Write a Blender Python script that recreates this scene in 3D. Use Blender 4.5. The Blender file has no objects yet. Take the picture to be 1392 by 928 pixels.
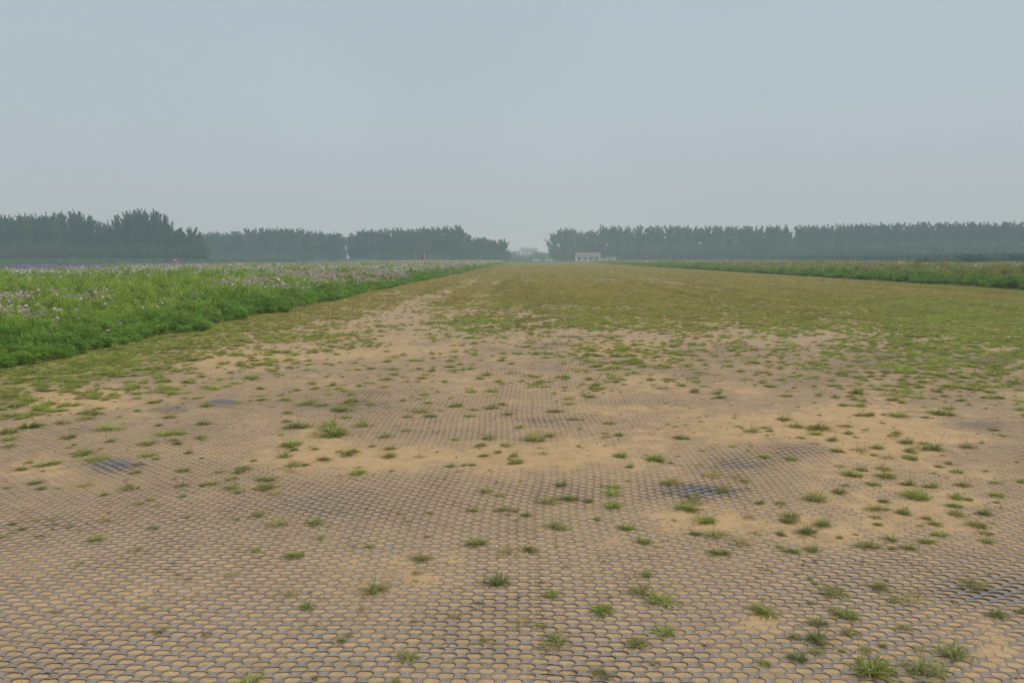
import bpy, math, random
import numpy as np
from mathutils import Matrix, Vector

# ------------------------------------------------------------------ camera, sky, sun, exposure
SC = bpy.context.scene
COL = SC.collection
F, CXP, CYP, HC = 1083.0, 696.0, 464.0, 1.6
HORIZON, VPX = 351.5, 717.0
PITCH = math.atan((CYP - HORIZON) / F)
YAW = math.atan((VPX - CXP) / F)
cam_data = bpy.data.cameras.new('camera')
cam = bpy.data.objects.new('camera', cam_data)
COL.objects.link(cam)
cam.location = (0, 0, HC)
cam.rotation_euler = (math.pi / 2 - PITCH, 0, YAW)
cam_data.sensor_width = 36
cam_data.lens = 36 * F / 1392
cam_data.clip_start = 0.05
cam_data.clip_end = 6000
SC.camera = cam
RM = np.array(cam.rotation_euler.to_matrix())

SUN_EL, SUN_AZ = 52, 105          # degrees; azimuth from +Y towards +X
w = bpy.data.worlds.new('World')
SC.world = w
w.use_nodes = True
nt = w.node_tree
nt.nodes.clear()
sky = nt.nodes.new('ShaderNodeTexSky')
sky.sky_type = 'NISHITA'
sky.sun_disc = False
sky.sun_elevation = math.radians(SUN_EL)
sky.sun_rotation = math.radians(SUN_AZ)
sky.air_density = 1.2
sky.dust_density = 3.0
sky.ozone_density = 1.5
hs = nt.nodes.new('ShaderNodeHueSaturation')
hs.inputs['Saturation'].default_value = 0.4
hs.inputs['Value'].default_value = 1.0
mxs = nt.nodes.new('ShaderNodeMix')
mxs.data_type = 'RGBA'
mxs.inputs[0].default_value = 0.72
mxs.inputs[7].default_value = (4.93, 5.88, 6.62, 1)
bg = nt.nodes.new('ShaderNodeBackground')
bg.inputs[1].default_value = 0.0622
wo = nt.nodes.new('ShaderNodeOutputWorld')
nt.links.new(sky.outputs[0], hs.inputs['Color'])
nt.links.new(hs.outputs[0], mxs.inputs[6])
tcw = nt.nodes.new('ShaderNodeTexCoord')
nzw = nt.nodes.new('ShaderNodeTexNoise')
nzw.inputs['Scale'].default_value = 1.6
nzw.inputs['Detail'].default_value = 3
mrw = nt.nodes.new('ShaderNodeMapRange')
mrw.inputs[1].default_value, mrw.inputs[2].default_value = 0.3, 0.7
mrw.inputs[3].default_value, mrw.inputs[4].default_value = 0.955, 1.045
vmw = nt.nodes.new('ShaderNodeVectorMath')
vmw.operation = 'SCALE'
nt.links.new(tcw.outputs['Generated'], nzw.inputs['Vector'])
nt.links.new(nzw.outputs['Fac'], mrw.inputs[0])
nt.links.new(mxs.outputs[2], vmw.inputs[0])
nt.links.new(mrw.outputs[0], vmw.inputs['Scale'])
nt.links.new(vmw.outputs[0], bg.inputs[0])
nt.links.new(bg.outputs[0], wo.inputs[0])

sd = bpy.data.lights.new('sun', 'SUN')
sd.energy = 1.5
sd.angle = math.radians(40)
sd.color = (1.0, 0.95, 0.88)
so = bpy.data.objects.new('sun', sd)
COL.objects.link(so)
el, az = math.radians(SUN_EL), math.radians(SUN_AZ)
so.rotation_euler = Vector((-math.sin(az) * math.cos(el), -math.cos(az) * math.cos(el), -math.sin(el))).to_track_quat('-Z', 'Y').to_euler()

SC.view_settings.view_transform = 'Standard'
SC.view_settings.look = 'None'
SC.view_settings.gamma = 1
SC.view_settings.use_curve_mapping = False
SC.view_settings.exposure = 0.64
SC.render.engine = 'CYCLES'
SC.cycles.use_denoising = True
SC.cycles.max_bounces = 8
SC.cycles.diffuse_bounces = 5
SC.cycles.glossy_bounces = 2
SC.cycles.transmission_bounces = 3
SC.cycles.volume_bounces = 1
SC.cycles.sample_clamp_indirect = 4

# ------------------------------------------------------------------ helpers
random.seed(7)
RNG = np.random.default_rng(11)


def ray(px, py):
    d = RM @ np.array([(px - CXP) / F, -(py - CYP) / F, -1.0])
    return d


def at(px, py, z=0.0):                 # pixel of the photograph -> point of the ground plane
    d = ray(px, py)
    t = (z - HC) / d[2]
    return np.array([d[0] * t, d[1] * t, z])


def at_dist(px, Y):                    # column of the photograph, distance down the field -> X
    d = ray(px, HORIZON)
    return d[0] / d[1] * Y


def height_for(py, X, Y):              # height of a thing at (X, Y) whose top shows in row py
    v = RM.T @ np.array([X, Y, 0.0])
    depth = -v[2]
    return HC + (HORIZON - py) * depth / F


def proj(X, Y, Z=0.0):
    P = np.stack([X, Y, np.full_like(X, Z - HC) if np.isscalar(Z) else Z - HC], -1)
    c = P @ RM
    return CXP + F * c[..., 0] / -c[..., 2], CYP - F * c[..., 1] / -c[..., 2]


_T = np.random.default_rng(3).random((256, 256)).astype(np.float64)


def vnoise(x, y):
    xi, yi = np.floor(x).astype(int), np.floor(y).astype(int)
    fx, fy = x - xi, y - yi
    fx, fy = fx * fx * (3 - 2 * fx), fy * fy * (3 - 2 * fy)
    a, b = _T[xi & 255, yi & 255], _T[(xi + 1) & 255, yi & 255]
    c, d = _T[xi & 255, (yi + 1) & 255], _T[(xi + 1) & 255, (yi + 1) & 255]
    return (a + (b - a) * fx) * (1 - fy) + (c + (d - c) * fx) * fy


def fbm(x, y, s=1.0, o=4, seed=0.0):
    r, amp, tot = 0, 1.0, 0
    x, y = x / s + seed * 17.3 + 500, y / s + seed * 9.1 + 500
    for _ in range(o):
        r = r + amp * vnoise(x, y)
        tot += amp
        amp *= 0.5
        x, y = x * 2.03 + 3.1, y * 2.03 + 7.7
    return r / tot


def new_mesh(name, verts, faces, mats=(), attrs=None, smooth=False, mat_idx=None):
    """verts (N,3); faces: list of index tuples or (M,k) array"""
    me = bpy.data.meshes.new(name)
    verts = np.asarray(verts, dtype=np.float32)
    if isinstance(faces, np.ndarray):
        M, k = faces.shape
        me.vertices.add(len(verts))
        me.vertices.foreach_set('co', verts.ravel())
        me.loops.add(M * k)
        me.loops.foreach_set('vertex_index', faces.astype(np.int32).ravel())
        me.polygons.add(M)
        me.polygons.foreach_set('loop_start', np.arange(0, M * k, k, dtype=np.int32))
        me.update(calc_edges=True)
    else:
        me.from_pydata(verts.tolist(), [], [tuple(f) for f in faces])
    for m in mats:
        me.materials.append(m)
    for an, arr in (attrs or {}).items():
        arr = np.asarray(arr, dtype=np.float32)
        if arr.ndim == 1:
            a = me.attributes.new(an, 'FLOAT', 'POINT')
            a.data.foreach_set('value', arr)
        else:
            a = me.attributes.new(an, 'FLOAT_COLOR', 'POINT')
            a.data.foreach_set('color', np.concatenate([arr, np.ones((len(arr), 1), np.float32)], 1).ravel())
    if mat_idx is not None:
        me.polygons.foreach_set('material_index', np.asarray(mat_idx, dtype=np.int32))
    if smooth:
        me.polygons.foreach_set('use_smooth', np.ones(len(me.polygons), bool))
    me.update()
    return me


def link(name, me, parent=None, loc=None):
    o = bpy.data.objects.new(name, me)
    COL.objects.link(o)
    if parent:
        o.parent = parent
    if loc is not None:
        o.location = loc
    return o


def tag(o, label=None, cat=None, group=None, kind=None):
    if label:
        o['label'] = label
    if cat:
        o['category'] = cat
    if group:
        o['group'] = group
    if kind:
        o['kind'] = kind
    return o


def empty(name, loc, rz=0):
    o = bpy.data.objects.new(name, None)
    COL.objects.link(o)
    o.location = loc
    o.rotation_euler = (0, 0, rz)
    o.empty_display_size = 0.2
    return o


class MB:
    def __init__(s):
        s.v, s.f = [], []

    def box(s, x0, x1, y0, y1, z0, z1):
        b = len(s.v)
        s.v += [(x0, y0, z0), (x1, y0, z0), (x1, y1, z0), (x0, y1, z0), (x0, y0, z1), (x1, y0, z1), (x1, y1, z1), (x0, y1, z1)]
        s.f += [tuple(b + i for i in q) for q in ((0, 3, 2, 1), (4, 5, 6, 7), (0, 1, 5, 4), (1, 2, 6, 5), (2, 3, 7, 6), (3, 0, 4, 7))]
        return s

    def tube(s, pts, rad, n=6, cap=True):
        pts = [Vector(p) for p in pts]
        rings = []
        for i, p in enumerate(pts):
            d = (pts[min(i + 1, len(pts) - 1)] - pts[max(i - 1, 0)]).normalized()
            u = d.orthogonal().normalized()
            vv = d.cross(u)
            r = rad[i] if hasattr(rad, '__len__') else rad
            b = len(s.v)
            for k in range(n):
                a = 2 * math.pi * k / n
                s.v.append(tuple(p + u * (math.cos(a) * r) + vv * (math.sin(a) * r)))
            rings.append(b)
        for a, b in zip(rings, rings[1:]):
            for k in range(n):
                s.f.append((a + k, a + (k + 1) % n, b + (k + 1) % n, b + k))
        if cap:
            s.f.append(tuple(rings[0] + k for k in reversed(range(n))))
            s.f.append(tuple(rings[-1] + k for k in range(n)))
        return s

    def poly_prism(s, pts2, y0, y1):            # outline in x,z extruded along y
        n, b = len(pts2), len(s.v)
        s.v += [(x, y0, z) for x, z in pts2] + [(x, y1, z) for x, z in pts2]
        s.f.append(tuple(b + i for i in range(n)))
        s.f.append(tuple(b + n + i for i in reversed(range(n))))
        for i in range(n):
            s.f.append((b + i, b + n + i, b + n + (i + 1) % n, b + (i + 1) % n))
        return s

    def build(s, name, mat, parent=None, loc=None, smooth=False):
        return link(name, new_mesh(name, s.v, s.f, [mat], smooth=smooth), parent, loc)


def S(r, g, b):                          # sRGB 0..255 -> linear
    return tuple(((c / 255) / 12.92 if c / 255 <= 0.04045 else ((c / 255 + 0.055) / 1.055) ** 2.4) for c in (r, g, b))


# ------------------------------------------------------------------ materials
def nm(name):
    m = bpy.data.materials.new(name)
    m.use_nodes = True
    t = m.node_tree
    p = t.nodes['Principled BSDF']
    return m, t, p


def N(t, typ, **kw):
    n = t.nodes.new(typ)
    for k, v in kw.items():
        setattr(n, k, v)
    return n


def mixc(t, fac, a, b, blend='MIX'):
    n = t.nodes.new('ShaderNodeMix')
    n.data_type = 'RGBA'
    n.blend_type = blend
    for sock, v in ((n.inputs[0], fac), (n.inputs[6], a), (n.inputs[7], b)):
        if hasattr(v, 'is_linked'):
            t.links.new(v, sock)
        elif isinstance(v, tuple):
            sock.default_value = (*v[:3], 1)
        else:
            sock.default_value = v
    return n.outputs[2]


def noise(t, scale, detail=4, rough=0.55, coord=None):
    n = t.nodes.new('ShaderNodeTexNoise')
    n.inputs['Scale'].default_value = scale
    n.inputs['Detail'].default_value = detail
    n.inputs['Roughness'].default_value = rough
    if coord is not None:
        t.links.new(coord, n.inputs['Vector'])
    return n.outputs['Fac']


def ramp(t, fac, stops):
    n = t.nodes.new('ShaderNodeValToRGB')
    while len(n.color_ramp.elements) < len(stops):
        n.color_ramp.elements.new(0.5)
    for e, (p, c) in zip(n.color_ramp.elements, stops):
        e.position = p
        e.color = (*c, 1) if isinstance(c, tuple) else (c, c, c, 1)
    t.links.new(fac, n.inputs[0])
    return n.outputs[0]


def simple(name, col, rough=0.7, var=0.25, scale=8.0, bump=0.0, spec=0.3):
    m, t, p = nm(name)
    geo = N(t, 'ShaderNodeTexCoord').outputs['Object']
    nz = noise(t, scale, 5, 0.6, geo)
    dark = tuple(c * (1 - var) for c in col)
    lite = tuple(min(1, c * (1 + var)) for c in col)
    t.links.new(ramp(t, nz, [(0.3, dark), (0.7, lite)]), p.inputs['Base Color'])
    p.inputs['Roughness'].default_value = rough
    p.inputs['Specular IOR Level'].default_value = spec
    if bump:
        b = N(t, 'ShaderNodeBump')
        b.inputs['Strength'].default_value = bump
        b.inputs['Distance'].default_value = 0.02
        t.links.new(nz, b.inputs['Height'])
        t.links.new(b.outputs[0], p.inputs['Normal'])
    return m


def leafy(name, col=None, inst=False, vary=0.35, trans=0.45, rough=0.65):
    """plant tissue: diffuse + translucent; colour fixed or taken from the plant's own 'tint'"""
    m, t, p = nm(name)
    rnd = N(t, 'ShaderNodeAttribute', attribute_name='rnd').outputs['Fac']
    if inst:
        base = N(t, 'ShaderNodeAttribute', attribute_name='tint', attribute_type='INSTANCER').outputs['Color']
    else:
        oi = N(t, 'ShaderNodeObjectInfo').outputs['Random']
        base = ramp(t, oi, [(0, tuple(c * 0.82 for c in col)), (1, tuple(c * 1.22 for c in col))])
    k = N(t, 'ShaderNodeMapRange')
    t.links.new(rnd, k.inputs[0])
    k.inputs[3].default_value = 1 - vary
    k.inputs[4].default_value = 1 + vary
    vm = N(t, 'ShaderNodeVectorMath', operation='SCALE')
    t.links.new(base, vm.inputs[0])
    t.links.new(k.outputs[0], vm.inputs['Scale'])
    c = vm.outputs[0]
    # a few blades are dry straw
    dry = N(t, 'ShaderNodeMath', operation='GREATER_THAN')
    t.links.new(rnd, dry.inputs[0])
    dry.inputs[1].default_value = 0.9
    cc = mixc(t, dry.outputs[0], c, mixc(t, 0.55, c, (0.26, 0.19, 0.07)))
    t.links.new(cc, p.inputs['Base Color'])
    p.inputs['Roughness'].default_value = rough
    p.inputs['Specular IOR Level'].default_value = 0.25
    tr = N(t, 'ShaderNodeBsdfTranslucent')
    t.links.new(cc, tr.inputs['Color'])
    mx = N(t, 'ShaderNodeMixShader')
    mx.inputs[0].default_value = trans
    t.links.new(p.outputs[0], mx.inputs[1])
    t.links.new(tr.outputs[0], mx.inputs[2])
    t.links.new(mx.outputs[0], t.nodes['Material Output'].inputs['Surface'])
    return m


# sand of the strip: loose orange sand, dustier packed sand, dark grit from the buried mesh farther out
def runway_mat():
    m, t, p = nm('strip_sand')
    geo = N(t, 'ShaderNodeNewGeometry').outputs['Position']
    loose = N(t, 'ShaderNodeAttribute', attribute_name='loose').outputs['Fac']
    litter = N(t, 'ShaderNodeAttribute', attribute_name='litter').outputs['Fac']
    grid = N(t, 'ShaderNodeAttribute', attribute_name='grid').outputs['Fac']
    n1 = noise(t, 0.9, 5, 0.6, geo)
    n2 = noise(t, 14, 4, 0.6, geo)
    n3 = noise(t, 160, 3, 0.7, geo)
    packed = ramp(t, n1, [(0.3, (0.430, 0.288, 0.150)), (0.7, (0.505, 0.344, 0.184))])
    orange = ramp(t, n2, [(0.3, (0.435, 0.288, 0.148)), (0.7, (0.505, 0.342, 0.182))])
    c = mixc(t, loose, packed, orange)
    # buried plastic mesh greys the bare soil where single openings are too small to build
    gcol = ramp(t, n2, [(0.3, (0.27, 0.21, 0.150)), (0.7, (0.345, 0.262, 0.18))])
    gm = N(t, 'ShaderNodeMath', operation='MULTIPLY')
    t.links.new(grid, gm.inputs[0])
    t.links.new(ramp(t, n1, [(0.35, 0.3), (0.65, 0.8)]), gm.inputs[1])
    c = mixc(t, gm.outputs[0], c, gcol)
    # plant litter / thatch under the turf
    thatch = ramp(t, n2, [(0.3, (0.215, 0.185, 0.062)), (0.7, (0.31, 0.262, 0.092))])
    c = mixc(t, litter, c, thatch)
    mott = ramp(t, noise(t, 5.5, 6, 0.7, geo), [(0.25, 0.74), (0.5, 1.0), (0.75, 1.15)])
    c = mixc(t, 1.0, c, mott, 'MULTIPLY')
    fleck = ramp(t, noise(t, 55, 2, 0.5, geo), [(0.30, 0.62), (0.38, 1.0)])
    c = mixc(t, 0.7, c, fleck, 'MULTIPLY')
    grain = ramp(t, n3, [(0.25, 0.70), (0.5, 1.0), (0.8, 1.2)])
    c = mixc(t, 1.0, c, grain, 'MULTIPLY')
    t.links.new(c, p.inputs['Base Color'])
    p.inputs['Roughness'].default_value = 0.95
    p.inputs['Specular IOR Level'].default_value = 0.15
    b = N(t, 'ShaderNodeBump')
    b.inputs['Strength'].default_value = 0.8
    b.inputs['Distance'].default_value = 0.008
    t.links.new(noise(t, 70, 5, 0.65, geo), b.inputs['Height'])
    t.links.new(b.outputs[0], p.inputs['Normal'])
    return m


def mesh_mat():
    m, t, p = nm('grey_plastic_mesh')
    geo = N(t, 'ShaderNodeNewGeometry')
    pos = geo.outputs['Position']
    dust = N(t, 'ShaderNodeAttribute', attribute_name='dust').outputs['Fac']
    rnd = N(t, 'ShaderNodeAttribute', attribute_name='rnd').outputs['Fac']
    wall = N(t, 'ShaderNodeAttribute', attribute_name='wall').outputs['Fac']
    n1 = noise(t, 60, 4, 0.65, pos)
    plastic = ramp(t, rnd, [(0, (0.165, 0.162, 0.160)), (1, (0.26, 0.254, 0.25))])
    # moulded ribs running along the strip across every pad
    wv = N(t, 'ShaderNodeTexWave', wave_type='BANDS', bands_direction='X')
    t.links.new(pos, wv.inputs['Vector'])
    wv.inputs['Scale'].default_value = 30
    wv.inputs['Distortion'].default_value = 1.2
    wv.inputs['Detail'].default_value = 1
    ribs = ramp(t, wv.outputs['Fac'], [(0.1, 0.84), (0.9, 1.16)])
    plastic = mixc(t, 1.0, plastic, ribs, 'MULTIPLY')
    ad = N(t, 'ShaderNodeMath', operation='MULTIPLY_ADD')
    t.links.new(n1, ad.inputs[0])
    ad.inputs[1].default_value = 1.6
    ad.inputs[2].default_value = -0.8
    sm = N(t, 'ShaderNodeMath', operation='ADD', use_clamp=True)
    t.links.new(ad.outputs[0], sm.inputs[0])
    t.links.new(dust, sm.inputs[1])
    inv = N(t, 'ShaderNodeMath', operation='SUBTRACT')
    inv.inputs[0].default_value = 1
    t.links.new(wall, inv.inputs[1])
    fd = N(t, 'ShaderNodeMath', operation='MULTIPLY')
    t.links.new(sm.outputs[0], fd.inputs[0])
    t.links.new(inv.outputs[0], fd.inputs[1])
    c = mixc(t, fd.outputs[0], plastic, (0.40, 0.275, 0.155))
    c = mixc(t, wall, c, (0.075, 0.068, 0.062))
    t.links.new(c, p.inputs['Base Color'])
    p.inputs['Roughness'].default_value = 0.7
    p.inputs['Specular IOR Level'].default_value = 0.2
    b = N(t, 'ShaderNodeBump')
    b.inputs['Strength'].default_value = 0.4
    b.inputs['Distance'].default_value = 0.002
    t.links.new(wv.outputs['Fac'], b.inputs['Height'])
    t.links.new(b.outputs[0], p.inputs['Normal'])
    return m


M_RUN = runway_mat()
M_MESH = mesh_mat()


def ground_mat():
    m, t, p = nm('field_ground')
    pos = N(t, 'ShaderNodeNewGeometry').outputs['Position']
    n1 = noise(t, 0.05, 6, 0.6, pos)
    n2 = noise(t, 1.5, 5, 0.6, pos)
    c = mixc(t, n2, ramp(t, n1, [(0.35, (0.05, 0.085, 0.025)), (0.65, (0.085, 0.11, 0.035))]), (0.04, 0.06, 0.02))
    t.links.new(c, p.inputs['Base Color'])
    p.inputs['Roughness'].default_value = 1
    p.inputs['Specular IOR Level'].default_value = 0.1
    return m


M_GROUND = ground_mat()
M_SOIL = simple('field_soil', (0.15, 0.12, 0.05), 1.0, 0.3, 3.0)

# ------------------------------------------------------------------ the strip: where sand lies, where grass grows
X_L, X_R, Y_END = -7.73, 25.4, 330.0

SANDP = [  # px, py, rx, ry, height of the sand above its usual level (m)
    (600, 622, 150, 13, .011), (1110, 586, 95, 20, .012), (1200, 640, 150, 40, .005), (420, 603, 55, 22, .007),
    (560, 790, 70, 26, .005), (1105, 722, 75, 24, .008), (690, 742, 80, 26, .0045), (60, 640, 70, 16, .007),
    (470, 476, 130, 9, .011), (850, 475, 38, 9, .012), (950, 706, 70, 12, .006), (1030, 845, 28, 14, .007),
    (1290, 720, 70, 25, .004), (1340, 890, 50, 25, .005), (250, 790, 90, 20, .0025), (780, 610, 70, 30, .0025),
    (880, 595, 60, 20, .004), (1230, 590, 60, 14, .007), (100, 545, 60, 12, .008), (300, 490, 60, 8, .009),
    (150, 634, 22, 6, -.014), (950, 669, 36, 7, -.014), (1000, 632, 40, 9, -.006), (1090, 613, 38, 9, -.010),
    (1345, 800, 44, 12, -.007), (235, 557, 16, 3, -.012), (300, 549, 16, 3, -.012), (430, 690, 80, 24, -.003),
    (470, 545, 70, 8, -.004), (1330, 577, 30, 4, -.006), (730, 571, 24, 4, -.005), (40, 905, 120, 30, -.001)]


def sand_off(X, Y):
    """sand level relative to the top of the plastic mesh"""
    px, py = proj(X, Y)
    s = -0.0029 + 0.0011 * np.clip((Y - 4) / 5, 0, 1) + 0.0052 * (fbm(X, Y, 0.6, 4, 1) - 0.5) + 0.0036 * (fbm(X, Y, 0.15, 3, 2) - 0.5)
    for cx, cy, rx, ry, h in SANDP:
        s = s + (h * .46 if h > 0 else h * .8) * np.exp(-0.5 * (((px - cx) / rx) ** 2 + ((py - cy) / ry) ** 2))
    return s


def bed(X, Y):
    """gentle undulation of the mesh itself"""
    z = 0.034 * (fbm(X, Y, 2.6, 3, 4) - 0.5)
    px, py = proj(X, Y)
    for cx, cy, rx, ry, h in SANDP:
        if h < -0.007:
            z = z + 0.012 * np.exp(-0.5 * (((px - cx) / rx) ** 2 + ((py - cy) / ry) ** 2))
    return z


_CX = np.array([-1400, 0, 140, 280, 420, 560, 640, 700, 840, 980, 1120, 1260, 1400, 2800.])
_CY = np.array([352, 385, 405, 425, 440, 460, 480, 500, 520, 540, 560, 580, 602, 2000.])
_CG = np.array([
    [1, 1, 1, 1, 1, 1, 1, 1, 1, 1, 1, 1, 1, 1],
    [1, 1, 1, 1, 1, .95, .9, 1, 1, 1, 1, 1, 1, 1],
    [1, 1, 1, 1, .95, .62, .9, .97, .95, .95, .93, 1, 1, 1],
    [1, 1, 1, .95, .85, .40, .66, .55, .78, .80, .74, .9, .97, 1],
    [1, 1, 1, .92, .55, .26, .85, .40, .58, .56, .50, .74, .86, 1],
    [1, 1, 1, .90, .48, .18, .30, .22, .46, .42, .42, .64, .78, 1],
    [1, 1, 1, .70, .28, .16, .22, .12, .56, .30, .42, .58, .70, 1],
    [1, 1, .95, .40, .2, .14, .14, .12, .60, .20, .40, .54, .66, 1],
    [1, 1, .75, .22, .14, .10, .10, .09, .38, .12, .28, .48, .66, 1],
    [1, .92, .46, .09, .07, .05, .05, .05, .06, .06, .10, .34, .60, 1],
    [.9, .6, .2, .0, .0, .0, .0, .0, .0, .0, .0, .14, .52, 1],
    [.6, .12, .0, .0, .0, .0, .0, .0, .0, .0, .0, .0, .12, .6],
    [.2, .0, .0, .0, .0, .0, .0, .0, .0, .0, .0, .0, .0, .3],
    [0] * 14])


def cover(X, Y):
    """share of the ground under turf, measured on the photograph and fixed to the ground"""
    px, py = proj(X, np.maximum(Y, 2.6))
    px, py = np.clip(px, -1399, 2799), np.clip(py, 352.1, 1999)
    i = np.clip(np.searchsorted(_CX, px) - 1, 0, len(_CX) - 2)
    j = np.clip(np.searchsorted(_CY, py) - 1, 0, len(_CY) - 2)
    a = (px - _CX[i]) / (_CX[i + 1] - _CX[i])
    b = (py - _CY[j]) / (_CY[j + 1] - _CY[j])
    c = _CG[j, i] * (1 - a) * (1 - b) + _CG[j, i + 1] * a * (1 - b) + _CG[j + 1, i] * (1 - a) * b + _CG[j + 1, i + 1] * a * b
    # worn wheel tracks running up the strip
    c = c - np.clip((Y - 16) / 8, 0, 1) * np.clip((120 - Y) / 70, 0, 1) * (.38 * np.exp(-((X + 4.0) / .75) ** 2) + .22 * np.exp(-((X + 1.9) / .5) ** 2) + .3 * np.exp(-((X - 9.5) / .8) ** 2) * (Y > 40))
    return np.clip(c, 0, 1)


def grown(X, Y):
    """0..1: clumpy turf from the cover share"""
    c = cover(X, Y)
    n = 0.50 * fbm(X, Y, 0.36, 3, 6) + 0.28 * fbm(X, Y, 1.0, 3, 9) + 0.22 * fbm(X, Y, 3.2, 2, 8)
    n = np.clip((n - 0.5) * 2.9 + 0.5, 0, 1)
    return np.clip((c - n) / 0.22 + 0.5, 0, 1) * (c > 0.01) * (.25 + .75 * np.clip(c / .5, 0, 1))


# ---- the land to the horizon
me = new_mesh('ground', [(-4000, -400, -.12), (4000, -400, -.12), (4000, 5000, -.12), (-4000, 5000, -.12)], [(0, 1, 2, 3)], [M_GROUND])
tag(link('ground', me), 'flat green farmland reaching to the hazy horizon', kind='structure')


# ---- strip surface: fine near, coarse far, one mesh
def grid_patch(xs, ys, hole=None):
    XX, YY = np.meshgrid(xs, ys)
    nx = len(xs)
    q = np.arange((len(ys) - 1) * (nx - 1))
    r, c = q // (nx - 1), q % (nx - 1)
    f = np.stack([r * nx + c, r * nx + c + 1, (r + 1) * nx + c + 1, (r + 1) * nx + c], 1)
    if hole is not None:
        cxm = (xs[c] + xs[c + 1]) / 2
        cym = (ys[r] + ys[r + 1]) / 2
        f = f[~((cxm > hole[0]) & (cxm < hole[1]) & (cym > hole[2]) & (cym < hole[3]))]
    return XX.ravel(), YY.ravel(), f


NEAR = (X_L, 9.8, 2.0, 13.5)
xs1 = np.linspace(NEAR[0], NEAR[1], 560)
ys1 = np.linspace(NEAR[2], NEAR[3], 370)
x1, y1, f1 = grid_patch(xs1, ys1)
xs2 = np.concatenate([np.linspace(X_L, NEAR[1], 60), np.linspace(NEAR[1], X_R, 40)[1:]])
ys2 = np.concatenate([np.linspace(-12, 2.0, 20), np.linspace(2.0, 13.5, 40)[1:], 13.5 * (Y_END / 13.5) ** np.linspace(0, 1, 160)[1:]])
x2, y2, f2 = grid_patch(xs2, ys2, NEAR)
Xa, Ya = np.concatenate([x1, x2]), np.concatenate([y1, y2])
fa = np.concatenate([f1, f2 + len(x1)])
sa = sand_off(Xa, np.maximum(Ya, 2.6))
za = bed(Xa, np.maximum(Ya, 2.6)) + sa
fade = np.clip((Ya - 30) / 60, 0, 1)
za = za * (1 - fade)
turf = grown(Xa, Ya)
cov = cover(Xa, Ya)
litter = np.clip(np.clip((cov - 0.72) / 0.25, 0, 1) * 0.85 + 0.1 * turf, 0, 0.92)
loose = np.clip((sa + 0.0012) / 0.005, 0, 1) * (0.55 + .45 * fbm(Xa, Ya, .35, 3, 77))
gridv = np.clip((Ya - 10) / 4, 0, 1) * np.clip(0.9 - loose, 0, 1)
me = new_mesh('runway', np.stack([Xa, Ya, za], 1), fa, [M_RUN], {'loose': loose, 'litter': litter, 'grid': gridv}, smooth=True)
tag(link('runway', me), 'wide sandy grass airstrip running straight to the horizon', kind='structure')

# ---- plastic mesh mats, real openings, 2 m rolls laid along the strip
A_, B_ = 0.108, 0.040


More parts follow.
